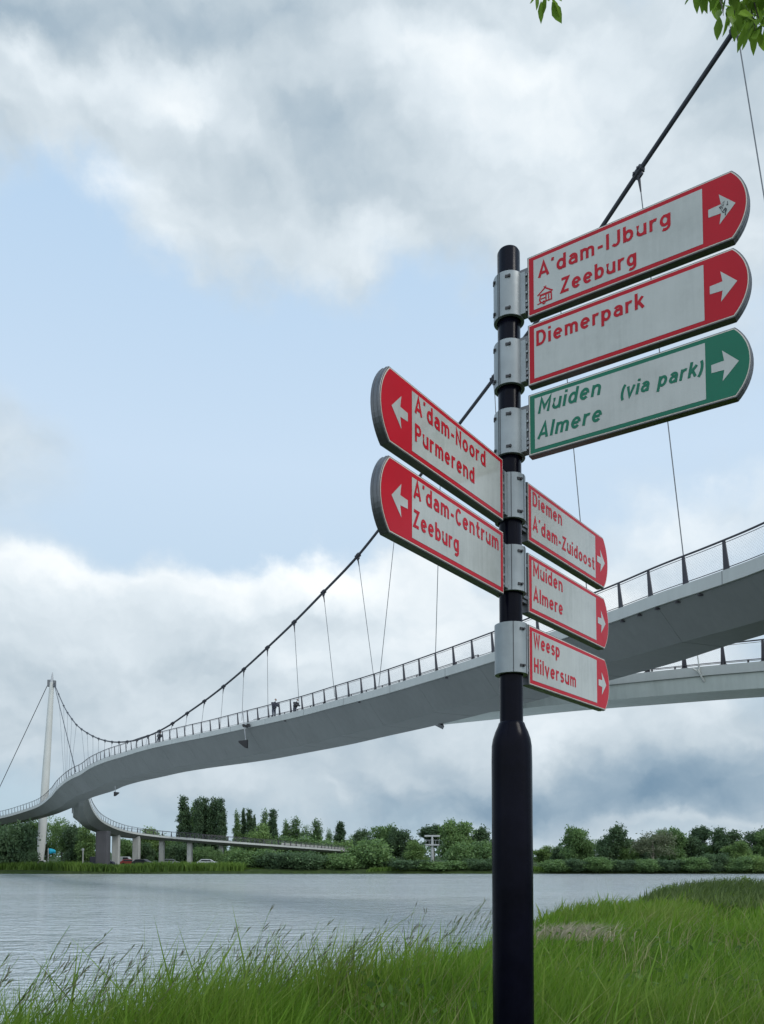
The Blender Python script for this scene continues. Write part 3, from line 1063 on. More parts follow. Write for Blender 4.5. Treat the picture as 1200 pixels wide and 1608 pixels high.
def write(mb_, text, x0, x1, y0, cap, to3, z0, slant=0.0, track=0.16):
    """text from x0 to x1 (metres along the sign) on baseline y0"""
    adv, items = 0.0, []
    for ch in text:
        st, w = GL[ch]
        items.append((adv, st))
        adv += w + track
    adv -= track
    sx = (x1 - x0) / adv
    lay = 0
    for (a, st) in items:
        for q_ in st:
            lay = (lay + 1) % 5
            # keep the stroke weight even: shape in real units
            pts = [(x0 + (a + px) * sx + slant * py * cap, y0 + py * cap) for px, py in q_]
            strip(mb_, pts, T * cap, to3, z0 + 0.00012 * lay)


HS, S0, SC, TIP = 0.205, 0.072, 0.702, 0.745


def outline(i):
    h = HS / 2 - i
    pts = [(S0 + i, -h), (SC - i * 0.4, -h)]
    sag = (TIP - i) - (SC - i * 0.4)
    rad = (h * h + sag * sag) / (2 * sag)
    a = math.asin(min(1, h / rad))
    cx = TIP - i - rad
    pts += [(cx + rad * math.cos(t), rad * math.sin(t)) for t in np.linspace(-a, a, 18)[1:-1]]
    pts += [(SC - i * 0.4, h), (S0 + i, h)]
    return pts


def sign(label, d, zb, rev, colour, lines, tent=False, ds=0.0):
    """d: plan direction away from the pole; rev: text reads towards the pole"""
    d = np.array([d[0], d[1], 0.0])
    d /= np.linalg.norm(d)
    ex = -d if rev else d
    nrm_ = np.cross(ex, (0, 0, 1.0))
    zc = zb + HS / 2
    c0 = axis(zc) + d * ds

    def to3(p, z):                                   # p in reading direction
        return c0 + ex * p[0] + np.array([0, 0, p[1]]) + nrm_ * z

    def so3(p, z):                                   # p along d
        return c0 + d * p[0] + np.array([0, 0, p[1]]) + nrm_ * z
    poly = outline(0)
    if np.cross(d, (0, 0, 1.0)) @ nrm_ < 0:
        poly = poly[::-1]
    mb_ = MB().prism([so3(p, -0.017) for p in poly], nrm_ * 0.029)
    pan = mb_.build('sign_panel', M['frame'], signpost, bevel=0.0015, label=label)
    # ridges of the edge profile
    rg = MB()
    for zz_ in (-0.009, 0.003):
        o0, o1 = outline(0.0), outline(-0.0008)
        for i in range(1, len(o0) - 2):
            a, b, c_, e_ = so3(o1[i], zz_ - .0016), so3(o1[i + 1], zz_ - .0016), so3(o1[i + 1], zz_ + .0016), so3(o1[i], zz_ + .0016)
            a2, b2, c2, e2 = so3(o0[i], zz_ - .0016), so3(o0[i + 1], zz_ - .0016), so3(o0[i + 1], zz_ + .0016), so3(o0[i], zz_ + .0016)
            rg.add([a, b, c_, e_, a2, b2, c2, e2], [(0, 1, 2, 3), (0, 4, 5, 1), (2, 6, 7, 3)])
    rg.build('edge_profile', M['frame'], pan)

    def flat(pts, z, name, m):
        pp = [so3(p, z) for p in pts]
        if (np.cross(pp[1] - pp[0], pp[2] - pp[1]) @ nrm_) < 0:
            pp = pp[::-1]
        return MB().add(pp, [tuple(range(len(pp)))]).build(name, m, pan)
    flat(outline(0.0035), 0.0130, 'outline', M['outline'])
    flat(outline(0.0065), 0.0136, 'coloured_sheet', M[colour])
    fx0, fx1, fy = S0 + 0.023, 0.621, HS / 2 - 0.019
    if rev:
        fx1 = 0.598
    flat([(fx0, -fy), (fx1, -fy), (fx1, fy), (fx0, fy)], 0.0142, 'text_field', M['white'])
    ar = [(1, 0), (.40, .50), (.47, .15), (0, .13), (0, -.13), (.47, -.15), (.40, -.50)]
    a0, al, ah = (0.618, 0.075, 0.105) if rev else (0.637, 0.074, 0.105)
    # the photographed arrows: head at the tip side
    pts = [(a0 + al * x, ah * 0.86 * y) for x, y in ar]
    tri = [(0, 1, 2), (0, 2, 5), (0, 5, 6), (2, 3, 4), (2, 4, 5)]
    pp = [so3(p, 0.0142) for p in pts]
    MB().add(pp, tri).build('arrow', M['white'], pan)
    for (txt, s0_, s1_, y, cap, sl) in lines:
        lt = MB()
        x0, x1 = (-s0_, -s1_) if rev else (s0_, s1_)
        write(lt, txt, x0 + 0.0, x1, y - HS / 2, cap, to3, 0.0148, sl)
        lt.build('lettering', M[colour], pan)
    if tent:
        ic = MB()
        ox, oy, k = 0.108, 0.028 - HS / 2, 0.052

        def tp(p, z):
            return to3((ox + p[0] * k, oy + p[1] * k), z)
        strip(ic, [(0.0, .62), (.5, .98), (1.0, .62)], .045, tp, .0148)
        strip(ic, [(.40, .90), (.58, 1.08)], .035, tp, .0150)
        strip(ic, [(.60, .90), (.42, 1.08)], .035, tp, .0151)
        strip(ic, [(.14, .60), (.86, .60)], .05, tp, .0149)
        strip(ic, [(.22, .10), (.14, .30), (.20, .56), (.90, .56), (.92, .10), (.22, .10)], .045, tp, .0150)
        strip(ic, [(.22, .34), (.56, .34)], .035, tp, .0151)
        strip(ic, [(.56, .10), (.56, .52)], .035, tp, .0152)
        strip(ic, [(.74, .12), (.74, .48)], .035, tp, .0153)
        strip(ic, ring(.42, .06, .08, .08), .035, tp, .0154)
        strip(ic, [(-.02, .06), (.25, .10)], .03, tp, .0153)
        ic.build('campsite_symbol', M[colour], pan)
    if tent:
        sc = MB()
        rs_ = np.random.default_rng(12)
        for q_ in range(7):
            x_, y_ = .676 + rs_.normal(0, .006), rs_.normal(-.002, .012)
            pts = [(x_ + t * rs_.uniform(-.004, .008), y_ + t * rs_.uniform(-.014, .014)) for t in np.linspace(0, 1, 5)]
            strip(sc, pts, rs_.uniform(.0006, .0016), so3, .0144 + .0001 * q_)
        sc.build('scuff_mark', M['bolt'], pan)
    # bracket between clamp and panel
    br = MB()
    br.box(so3((S0 - 0.012, 0), -0.003), 0.019, 0.011, HS * 0.36, d, nrm_)
    for zz_ in (-0.055, 0.055):
        br.box(so3((S0 - 0.014, zz_), -0.003), 0.020, 0.016, 0.006, d, nrm_)
    br.build('bracket', M['frame'], pan, bevel=0.001)
    return zc


RD, LD, QD = (1.504, -1.0), (-0.73, -1.0), (0.785, 1.0)
CH = 0.050
zR1 = sign('topmost red bordered sign pointing right with a small campsite symbol', RD, 4.758, False, 'red',
           [("A'dam-IJburg", .112, .531, .119, CH, 0), ("Zeeburg", .187, .428, .038, CH, 0)], tent=True)
zR2 = sign('red bordered sign reading Diemerpark pointing right', RD, 4.528, False, 'red', [("Diemerpark", .103, .449, .124, CH, 0)])
zR3 = sign('green bordered sign with slanted green letters', RD, 4.294, False, 'green',
           [("Muiden", .106, .310, .131, CH, .20), ("Almere", .104, .312, .048, CH, .20), ("(via park)", .372, .612, .096, CH * .9, .20)])
zL1 = sign("upper red bordered sign pointing left, A'dam-Noord and Purmerend", LD, 4.074, True, 'red',
           [("A'dam-Noord", .584, .192, .131, CH, 0), ("Purmerend", .584, .262, .052, CH, 0)])
zL2 = sign("lower red bordered sign pointing left, A'dam-Centrum and Zeeburg", LD, 3.835, True, 'red',
           [("A'dam-Centrum", .590, .109, .132, CH, 0), ("Zeeburg", .592, .355, .051, CH, 0)])
sign("uppermost of the small far right signs, Diemen and A'dam-Zuidoost", QD, 4.062, False, 'red',
     [("Diemen", .106, .329, .133, CH, 0), ("A'dam-Zuidoost", .105, .611, .048, CH, 0)], ds=0.024)
sign('middle of the small far right signs, Muiden and Almere', QD, 3.818, False, 'red',
     [("Muiden", .106, .329, .133, CH, 0), ("Almere", .106, .329, .048, CH, 0)], ds=0.024)
zQ3 = sign('lowest sign on the pole, Weesp and Hilversum', QD, 3.573, False, 'red',
           [("Weesp", .106, .300, .133, CH, 0), ("Hilversum", .106, .432, .048, CH, 0)], ds=0.024)


def clamp(zc, dirs, seam, h=0.150, r0=0.0505):
    """aluminium sleeve in two halves with bolt slots; seam: plan angle (degrees) of the visible joint"""
    c = axis(zc)
    mb_ = MB()
    rings = []
    n = 48
    zs_ = [-h / 2, h / 2]
    for zq, rq_ in ((-h / 2, rt + .002), (-h / 2, r0), (h / 2, r0), (h / 2, rt + .002)):
        rings.append([c + np.array([math.cos(a) * rq_, math.sin(a) * rq_, zq]) for a in np.linspace(0, 2 * math.pi, n, endpoint=False)])
    vs = [p for rg in rings for p in rg]
    fs = [(i * n + j, i * n + (j + 1) % n, ((i + 1) % 4) * n + (j + 1) % n, ((i + 1) % 4) * n + j) for i in range(4) for j in range(n)]
    mb_.add(vs, fs)
    cl_ = mb_.build('clamp', M['clamp'], signpost, smooth=True, bevel=0.0012)
    for ang in seam:
        rad = np.array([math.cos(R(ang)), math.sin(R(ang)), 0])
        tan = np.array([-rad[1], rad[0], 0])
        for dz in (-h * 0.36, h * 0.36):
            bo = MB().box(c + rad * r0 + np.array([0, 0, dz]), 0.0022, 0.0085, 0.0042, rad, tan)
            bo.tube([c + rad * (r0 + .001) + tan * 0.006 + np.array([0, 0, dz]), c + rad * (r0 + .006) + tan * 0.006 + np.array([0, 0, dz])], 0.0042, 8)
            bo.build('bolt', M['bolt'], cl_)
    jn = MB()
    for ang in (seam[0] - 33, seam[-1] + 25):
        rad = np.array([math.cos(R(ang)), math.sin(R(ang)), 0])
        tan = np.array([-rad[1], rad[0], 0])
        jn.box(c + rad * r0, 0.0008, 0.0011, h * 0.498, rad, tan)
    jn.build('joint', M['bolt'], cl_)
    for dv in dirs:                                  # toothed rail that takes the sign
        d = np.array([dv[0], dv[1], 0.0])
        d /= np.linalg.norm(d)
        s_ = np.cross(d, (0, 0, 1.0))
        rl_ = MB()
        rl_.box(c + d * (r0 + .006), 0.009, 0.016, h * .47, d, s_)
        for dz in np.linspace(-h * .4, h * .4, 5):
            rl_.box(c + d * (r0 + .016) + np.array([0, 0, dz]), 0.005, 0.013, 0.004, d, s_)
        rl_.build('sign_rail', M['clamp'], cl_, bevel=0.001)


for zc in (zR1, zR2, zR3):
    clamp(zc - 0.012, [RD], (-103, -168))
for zc in (zL1, zL2):
    clamp(zc - 0.006, [LD, QD], (-62,))
clamp(zQ3 - 0.004, [QD], (-58,), h=0.165, r0=0.0535)

# ------------------------------------------------------------------ trees
def crown_mesh(name, lobes, n, leaf, clump, tone=0.5, per=22):
    vol = np.array([l[3] * l[4] * l[5] for l in lobes]) ** 0.8
    vol /= vol.sum()
    nc = n // per
    li = RNG.choice(len(lobes), nc, p=vol)
    d = RNG.normal(size=(nc, 3))
    d /= np.linalg.norm(d, axis=1)[:, None]
    rad = RNG.uniform(0.25, 1.0, nc) ** 0.45
    L_ = np.array(lobes)[li]
    cc = L_[:, :3] + d * rad[:, None] * L_[:, 3:6]
    pos = np.repeat(cc, per, 0) + RNG.normal(size=(nc * per, 3)) * clump
    tint = np.repeat(RNG.normal(tone, 0.18, nc), per) + RNG.normal(0, 0.10, nc * per)
    return leaves_mesh(name, pos, leaf, tint)


def lombardy(h, w, seed):
    rs = np.random.default_rng(seed)
    lo = []
    for k in range(9):
        z = h * (0.10 + 0.9 * k / 9)
        r_ = w * 0.5 * (0.55 + 0.45 * math.sin(math.pi * min(1, (k + 1.2) / 8.6))) * (1 if k < 7 else 0.7 - 0.18 * (k - 7))
        lo.append((rs.normal(0, w * .06), rs.normal(0, w * .06), z, r_, r_, h * 0.085))
    for k in range(6):
        a = rs.uniform(0, 6.28)
        z = h * rs.uniform(.35, .88)
        lo.append((math.cos(a) * w * .27, math.sin(a) * w * .27, z, w * .16, w * .16, h * .09))
    return lo


def roundish(h, w, seed, k=11, low=0.30):
    rs = np.random.default_rng(seed)
    lo = [(0, 0, h * .58, w * .30, w * .30, h * .30)]
    for i in range(k):
        a = rs.uniform(0, 6.28)
        z = h * rs.uniform(low, .93)
        q_ = w * .5 * math.sqrt(max(.1, 1 - ((z / h - .52) / .55) ** 2)) * rs.uniform(.55, .85)
        r_ = w * rs.uniform(.14, .23)
        lo.append((math.cos(a) * q_, math.sin(a) * q_, min(z, h - r_ * .7), r_, r_, r_ * h / w * rs.uniform(.7, 1.05)))
    return lo


def trunk_mesh(h, r0, m, seed, parent, w=9.0):
    rs = np.random.default_rng(seed)
    mb_ = MB()
    pts = [np.array([rs.normal(0, .04) * h * .3 * t, rs.normal(0, .04) * h * .3 * t, h * t - (.3 if t == 0 else 0)]) for t in (0, .2, .4, .6, .8)]
    mb_.tube(pts, [r0, r0 * .8, r0 * .6, r0 * .42, r0 * .2], 7)
    for i in range(5):
        k = 1 + i % 3
        a = rs.uniform(0, 6.28)
        e_ = pts[k] + np.array([math.cos(a) * min(1, w / h), math.sin(a) * min(1, w / h), 1.1]) * h * rs.uniform(.12, .22)
        mb_.tube([pts[k], (pts[k] + e_) / 2 + np.array([0, 0, -.02 * h]), e_], [r0 * .4, r0 * .27, r0 * .1], 5)
    return mb_.build('trunk', m, parent, smooth=True, world=False)


PROTO = {}


def proto(key, h, w, lobes, n, leaf, clump, m, bark='bark', r0=None, tone=.5):
    r_ = empty('tree', (0, 0, 0))
    cm = crown_mesh('crown', lobes, n, leaf, clump, tone)
    co = cm.vertices
    a = np.empty(len(co) * 3)
    co.foreach_get('co', a)
    a = a.reshape(-1, 3)
    top = np.percentile(a[:, 2], 99.7)
    wid = np.percentile(a[:, 0], 98.5) - np.percentile(a[:, 0], 1.5)
    mesh_obj('crown', cm, M[m], r_)
    trunk_mesh(h * .95, r0 or h * .022, M[bark], sum(map(ord, key)), r_, w * .45)
    PROTO[key] = [r_, top, wid, False]


proto('poplarA', 17, 3.2, lombardy(17, 3.2, 1), 9000, .46, .30, 'lf_dark', tone=.35)
proto('poplarB', 17, 3.6, lombardy(17, 3.6, 2), 9000, .46, .32, 'lf_dark', tone=.45)
proto('poplarC', 17, 3.0, lombardy(17, 3.0, 5), 6500, .44, .34, 'lf_mid', tone=.25)
proto('roundA', 9, 8, roundish(9, 8, 3, 16, .15), 12000, .46, .42, 'lf_mid')
proto('roundB', 10, 7, roundish(10, 7, 4, 14, .15), 11000, .46, .40, 'lf_dark', tone=.55)
proto('roundC', 9, 7, roundish(9, 7, 8, 15, .15), 10000, .46, .45, 'lf_light', tone=.35)
proto('airy', 10, 7, roundish(10, 7, 6, 13, .3), 4000, .40, .45, 'lf_mid', tone=.5)
proto('pale', 10, 7, roundish(10, 7, 9, 12, .4), 4600, .36, .42, 'lf_pale', 'barkpale', r0=.3)
proto('lolly', 11, 4.5, [(0, 0, 9, 2.1, 2.1, 2.0), (.9, 0, 8.6, 1.3, 1.3, 1.4), (-.9, .3, 8.7, 1.2, 1.2, 1.4), (0, 0, 6.0, .9, .9, 1.0)], 6500, .44, .30, 'lf_dark', tone=.3)
proto('bushA', 4, 6, roundish(4, 6, 10, 12, .1) + [(0, 0, 1, 2.4, 2.2, 1.2)], 8000, .36, .36, 'lf_mid', r0=.09)
proto('bushB', 4, 6, roundish(4, 6, 11, 12, .1) + [(0, 0, 1, 2.4, 2.2, 1.2)], 8000, .36, .36, 'lf_light', r0=.09, tone=.35)
proto('bushC', 4, 6, roundish(4, 6, 12, 12, .1) + [(0, 0, 1, 2.4, 2.2, 1.2)], 8000, .36, .36, 'lf_dark', r0=.09, tone=.6)


def tree(key, px, top_row, wpx, Yd, label, name='tree', cat='tree', group=None, spin=None):
    p_ = PROTO[key]
    c = at(px, 1355, Yd)
    zb = 0.95 if Yd > 148 else 0.6
    h = at(px, top_row, Yd)[2] - zb
    w = wpx / F * Yd
    if not p_[3]:
        r_ = p_[0]
        p_[3] = True
    else:
        r_ = p_[0].copy()
        COL.objects.link(r_)
        for ch in list(p_[0].children):
            k = ch.copy()
            COL.objects.link(k)
            k.parent = r_
    r_.name = name
    r_.location = (c[0], Yd, zb)
    r_.scale = (w / p_[2], w / p_[2], h / p_[1])
    r_.rotation_euler = (0, 0, spin if spin is not None else (px * 1.7) % 6.28)
    tag(r_, label, cat, group)
    return r_


GP, GT, GB = 'columnar poplars on the far bank', 'trees along the far bank', 'bushes along the far bank'
TREES = [
    # key, column, top row, width px, distance, label, name, group
    ('poplarA', 289, 1252, 20, 205, 'tall dark poplar at the left end of the tallest poplar row', 'poplar_tree', GP),
    ('poplarC', 303, 1262, 16, 212, 'thinner poplar set back between the two leftmost dark poplars', 'poplar_tree', GP),
    ('poplarB', 311, 1255, 15, 203, 'second tall dark poplar from the left of the tallest row', 'poplar_tree', GP),
    ('poplarA', 322, 1254, 19, 206, 'tall dark poplar in the middle of the tallest row', 'poplar_tree', GP),
    ('poplarB', 335, 1254, 19, 204, 'broad dark poplar just left of the right end of the tallest row', 'poplar_tree', GP),
    ('poplarA', 348, 1255, 14, 202, 'slim dark poplar closing the tallest row on the right', 'poplar_tree', GP),
    ('poplarC', 372, 1274, 12, 230, 'slim poplar at the left end of the second, lower poplar row', 'poplar_tree', GP),
    ('poplarB', 382, 1271, 9, 232, 'pencil thin poplar second from left in the lower row', 'poplar_tree', GP),
    ('poplarA', 392, 1272, 12, 231, 'poplar third from left in the lower row above the light bush', 'poplar_tree', GP),
    ('poplarB', 399, 1281, 8, 235, 'shortest thin poplar of the lower row, above the light bush', 'poplar_tree', GP),
    ('poplarC', 415, 1272, 13, 228, 'poplar just right of the light green bush behind the ramp', 'poplar_tree', GP),
    ('poplarA', 428, 1272, 15, 229, 'dark poplar at the right end of the lower row', 'poplar_tree', GP),
    ('poplarC', 449, 1289, 15, 245, 'greyish poplar at the left of a rounded pair beyond the ramp', 'poplar_tree', GP),
    ('poplarC', 463, 1284, 18, 246, 'greyish poplar at the right of a rounded pair beyond the ramp', 'poplar_tree', GP),
    ('airy', 482, 1296, 18, 250, 'thin grey green tree between the greyish poplars', 'tree', GT),
    ('poplarC', 498, 1287, 17, 248, 'pointed grey green poplar standing alone beyond the ramp', 'poplar_tree', GP),
    ('airy', 516, 1302, 14, 255, 'small faint tree between two pointed poplars', 'tree', GT),
    ('poplarB', 534, 1291, 17, 250, 'pointed dark poplar near the end of the ramp', 'poplar_tree', GP),
    ('airy', 553, 1312, 26, 245, 'low thin tree where the ramp meets the bushes', 'tree', GT),
    # left, behind the pylon and below the ramp
    ('roundA', 2, 1290, 50, 178, 'green tree at the left edge of the photo behind the dark bush', 'tree', GT),
    ('roundB', 40, 1288, 42, 184, 'dark tree just left of the white pylon foot', 'tree', GT),
    ('airy', 72, 1281, 44, 186, 'airy tree with sky gaps directly behind the pylon', 'tree', GT),
    ('airy', 97, 1286, 44, 182, 'airy tree just right of the pylon under the bridge', 'tree', GT),
    ('roundB', 118, 1296, 40, 180, 'dark tree below the curl of the ramp', 'tree', GT),
    ('roundC', 138, 1299, 34, 176, 'bright green tree left of the dark purple pier', 'tree', GT),
    ('roundA', 198, 1318, 30, 200, 'green tree between the first two pale piers', 'tree', GT),
    ('roundC', 238, 1302, 46, 205, 'yellowish green tree rising above the ramp railing', 'tree', GT),
    ('roundA', 268, 1316, 34, 200, 'green tree below the ramp left of the poplars', 'tree', GT),
    ('roundB', 226, 1322, 30, 192, 'dark tree below the ramp right of the second pale pier', 'tree', GT),
    ('bushC', 285, 1325, 40, 196, 'dark bush under the ramp at the foot of the poplars', 'bush', GB),
    ('bushA', 318, 1330, 34, 194, 'bush behind the silver car under the ramp', 'bush', GB),
    ('bushA', 337, 1333, 20, 174, 'round grey green bush beside the pier under the ramp', 'bush', GB),
    # shore bushes
    ('bushC', 14, 1292, 74, 149, 'large dark bush on the shore at the left edge', 'bush', GB),
    ('bushC', 44, 1334, 34, 148, 'low dark bush between the left edge bush and the pylon', 'bush', GB),
    ('bushB', 368, 1333, 30, 153, 'small bright green bush at the right end of the reed strip', 'bush', GB),
    ('roundC', 402, 1296, 46, 196, 'light green bushy tree in front of the lower poplar row', 'tree', GT),
    ('bushA', 398, 1334, 54, 150, 'wide green shore bush under the ramp end', 'bush', GB),
    ('bushC', 430, 1339, 56, 148, 'dark low shore bush beneath the ramp end', 'bush', GB),
    ('bushA', 455, 1313, 66, 226, 'tall green bush rising behind the last stretch of the ramp', 'bush', GB),
    ('bushA', 500, 1317, 62, 228, 'green bush behind the ramp at the middle of the bush row', 'bush', GB),
    ('bushC', 480, 1338, 70, 147.5, 'low dark shore bush in front of the last stretch of the ramp', 'bush', GB),
    ('bushB', 538, 1322, 50, 230, 'lighter green bush behind the very end of the ramp', 'bush', GB),
    ('bushA', 532, 1340, 56, 148, 'low green shore bush just left of the rounded bush at the row end', 'bush', GB),
    ('bushA', 580, 1318, 62, 150, 'rounded green shore bush at the right end of the bush row', 'bush', GB),
    ('roundB', 572, 1303, 36, 215, 'dark tree left of the tallest clump between ramp and mast', 'tree', GT),
    ('roundA', 602, 1297, 40, 212, 'tallest green tree of the clump left of the mast', 'tree', GT),
    ('roundB', 632, 1301, 44, 208, 'dark rounded tree at the right of the clump left of the mast', 'tree', GT),
    ('roundC', 655, 1322, 36, 190, 'yellow green low tree just left of the white mast', 'tree', GT),
    ('lolly', 681, 1296, 40, 235, 'dark dome topped tree right behind the white mast', 'tree', GT),
    ('roundA', 718, 1289, 48, 196, 'tall leafy green tree right of the white mast', 'tree', GT),
    ('roundB', 748, 1300, 42, 200, 'dark green tree left of the signpost pole', 'tree', GT),
    ('bushA', 738, 1322, 58, 153, 'broad green shore bush below the tall leafy tree', 'bush', GB),
    ('roundB', 800, 1310, 46, 205, 'tree on the far bank behind the signpost pole', 'tree', GT),
    ('bushC', 640, 1350, 70, 147, 'low dark shore bush left of the mast foot', 'bush', GB),
    ('bushA', 690, 1352, 60, 147, 'low green shore bush at the mast foot', 'bush', GB),
    ('bushC', 760, 1348, 60, 147, 'low dark shore bush beside the signpost pole', 'bush', GB),
    # right of the pole
    ('roundC', 852, 1329, 34, 205, 'low light green tree right beside the signpost pole', 'tree', GT),
    ('roundB', 880, 1331, 30, 200, 'low rounded dark tree second right of the pole', 'tree', GT),
    ('roundA', 907, 1300, 44, 178, 'tall green tree with a leaning crown right of the pole', 'tree', GT),
    ('airy', 934, 1318, 36, 182, 'thin greyish tree between two tall green ones right of the pole', 'tree', GT),
    ('roundB', 962, 1297, 50, 172, 'tall dense tree with a pointed top on the right bank', 'tree', GT),
    ('roundC', 990, 1326, 32, 170, 'small light green tree beside the pointed dense one', 'tree', GT),
    ('roundB', 1018, 1312, 44, 200, 'dark tree behind the pale half bare tree', 'tree', GT),
    ('pale', 1026, 1302, 60, 165, 'pale half bare tree with a visible light trunk', 'tree', GT),
    ('roundA', 1052, 1302, 44, 182, 'rounded green tree right of the pale one', 'tree', GT),
    ('roundB', 1080, 1314, 46, 185, 'dark tree below and left of the dome topped one', 'tree', GT),
    ('lolly', 1102, 1298, 30, 200, 'dark dome topped tree standing above the right hand trees', 'tree', GT),
    ('roundA', 1114, 1328, 34, 185, 'low tree under the right hand dome topped tree', 'tree', GT),
    ('roundB', 1142, 1302, 56, 182, 'broad dark tree right of the right hand dome topped one', 'tree', GT),
    ('roundC', 1158, 1322, 40, 166, 'lighter green tree in front of the broad dark ones', 'tree', GT),
    ('roundB', 1184, 1303, 54, 184, 'broad dark tree near the right edge of the photo', 'tree', GT),
    ('roundA', 1215, 1304, 54, 180, 'green tree cut by the right edge of the photo', 'tree', GT),
    ('roundB', 1265, 1302, 60, 182, 'dark tree just beyond the right edge of the photo', 'tree', GT)]
for (k, px, tr_, wp, Yd, lb, nm, gp) in TREES:
    tree(k, px, tr_, wp * (.92 if px > 840 else 1), Yd, lb, nm, {'poplar_tree': 'tree', 'tree': 'tree', 'bush': 'bush'}[nm], gp)
SHORE = [(868, 1350, 40, 'bushA'), (905, 1349, 46, 'bushC'), (940, 1346, 44, 'bushA'), (976, 1350, 40, 'bushC'), (1012, 1349, 42, 'bushA'), (1050, 1350, 44, 'bushC'), (1088, 1346, 42, 'bushA'),
         (1120, 1340, 40, 'bushC'), (1155, 1346, 38, 'bushA'), (1182, 1343, 40, 'bushB'), (1215, 1348, 44, 'bushA')]
where = ['under the low light tree', 'under the low dark tree', 'at the foot of the tall leaning tree', 'at the foot of the pointed dense tree', 'left of the pale trunk', 'right of the pale trunk',
         'below the dark tree near the dome top', 'directly below the dome topped tree', 'in front of the lighter green tree', 'of lighter leaves near the right edge', 'cut by the right edge']
for (px, tr_, wp, k), wh in zip(SHORE, where):
    tree(k, px, tr_, wp, 144.8, 'low round shore bush ' + wh, 'bush', 'bush', GB)
for p_ in PROTO.values():
    if not p_[3]:
        for ch in list(p_[0].children):
            bpy.data.objects.remove(ch)
        bpy.data.objects.remove(p_[0])

# far-off wood behind everything
n = 16000
px_ = RNG.uniform(-350, 1650, n)
Yd_ = RNG.uniform(270, 330, n)
top_ = 5.6 + 1.6 * np.sin(px_ * .021) + 1.2 * np.sin(px_ * .057 + 1) + .7 * np.sin(px_ * .13)
pos = np.stack([(px_ - 600) / F * Yd_, Yd_, 1.0 + top_ * RNG.uniform(0, 1, n) ** .7], 1)
o = mesh_obj('wood', leaves_mesh('wood', pos, 1.3, RNG.normal(.45, .2, n)), M['lf_dark'])
tag(o, 'far-off belt of dark trees closing the horizon behind the bank', 'wood', kind='stuff')


# ------------------------------------------------------------------ blades (grass, reeds)
def blades(name, X, Y, Z, H, Wb, lean, tint, m, droop=0.35):
    n = len(X)
    a = RNG.uniform(0, 2 * math.pi, n)
    wx, wy = np.cos(a) * Wb * .5, np.sin(a) * Wb * .5
    la = RNG.normal(0, 1, n) * .9
    ldx, ldy = lean * np.cos(la) + RNG.normal(0, .30, n), lean * np.sin(la) * .6 + RNG.normal(0, .26, n)
    P0 = np.stack([X, Y, Z], 1)
    mid = P0 + np.stack([ldx * H * .28, ldy * H * .28, H * .55], 1)
    tp = P0 + np.stack([ldx * H * (.28 + droop * 1.6), ldy * H * (.28 + droop * 1.6), H * (1.0 - droop * .35 * RNG.uniform(0, 1, n))], 1)
    w3 = np.stack([wx, wy, np.zeros(n)], 1)
    V = np.stack([P0 - w3, P0 + w3, mid + w3 * .8, mid - w3 * .8, tp], 1).reshape(-1, 3)
    me = bpy.data.meshes.new(name)
    me.vertices.add(5 * n)
    me.vertices.foreach_set('co', V.reshape(-1))
    base = np.arange(n, dtype=np.int32)[:, None] * 5
    idx = np.concatenate([base + np.array([[0, 1, 2, 3]]), base + np.array([[3, 2, 4]])], 1).reshape(-1)
    me.loops.add(7 * n)
    me.loops.foreach_set('vertex_index', idx.astype(np.int32))
    st = np.stack([np.arange(n) * 7, np.arange(n) * 7 + 4], 1).reshape(-1)
    me.polygons.add(2 * n)
    me.polygons.foreach_set('loop_start', st.astype(np.int32))
    me.update(calc_edges=True)
    at_ = me.attributes.new('tint', 'FLOAT', 'FACE')
    at_.data.foreach_set('value', np.repeat(np.clip(tint, 0, 1), 2).astype(np.float32))
    return mesh_obj(name, me, m)


def vn(X, Y, s, seed):
    """smooth pseudo noise in -1..1"""
    rs = np.random.default_rng(seed)
    o_ = np.zeros(len(X))
    for k in range(5):
        a, f_, p_ = rs.uniform(0, 6.28), s * rs.uniform(.6, 1.9), rs.uniform(0, 6.28)
        o_ += np.sin((X * math.cos(a) + Y * math.sin(a)) * f_ + p_)
    return o_ / 2.6


def scatter(n, y0, y1, u0=-.72, u1=.72, pw=1.0):
    Y = y0 * (y1 / y0) ** (RNG.uniform(0, 1, n) ** pw)
    X = RNG.uniform(u0, u1, n) * Y
    d = crest_dist(X, Y)
    k = (d > -1.3) & (np.hypot(X - .42, Y - 2.67) > .09)
    return X[k], Y[k], d[k]


X, Y, d = scatter(230000, 2.6, 75, pw=.9)
Z = ground_z(X, Y)
D = np.hypot(X, Y)
patch = vn(X, Y, .55, 3)
H = (.50 + .10 * patch + .17 * (X < .9) * (D < 12)) * RNG.uniform(.6, 1.15, len(X))
H *= np.where(d < 0, 1.0 - .25 * np.clip(-d, 0, 1.3), 1)
Wb = .0065 * np.clip(D / 4.5, .8, 14) * RNG.uniform(.6, 1.4, len(X))
fine = vn(X, Y, 2.6, 21)
H *= 1 + .22 * fine
mott = vn(X, Y, 1.2, 44)
H *= 1 + .15 * mott
tint = .40 + .26 * patch + .20 * fine + .18 * mott + RNG.normal(0, .22, len(X)) + .10 * (X < .5) * (D < 12)
thin = (mott < -.45) & (RNG.uniform(0, 1, len(X)) < .55)
H[thin] *= .35
big = RNG.uniform(0, 1, len(X)) < .06
H[big] *= 1.3
Wb[big] *= 1.9
tint[big] += .12
go = blades('grass', X, Y, Z - .03, H, Wb, .38, tint, M['grass'])
tag(go, 'tall windblown green grass covering the near bank', 'grass', kind='stuff')

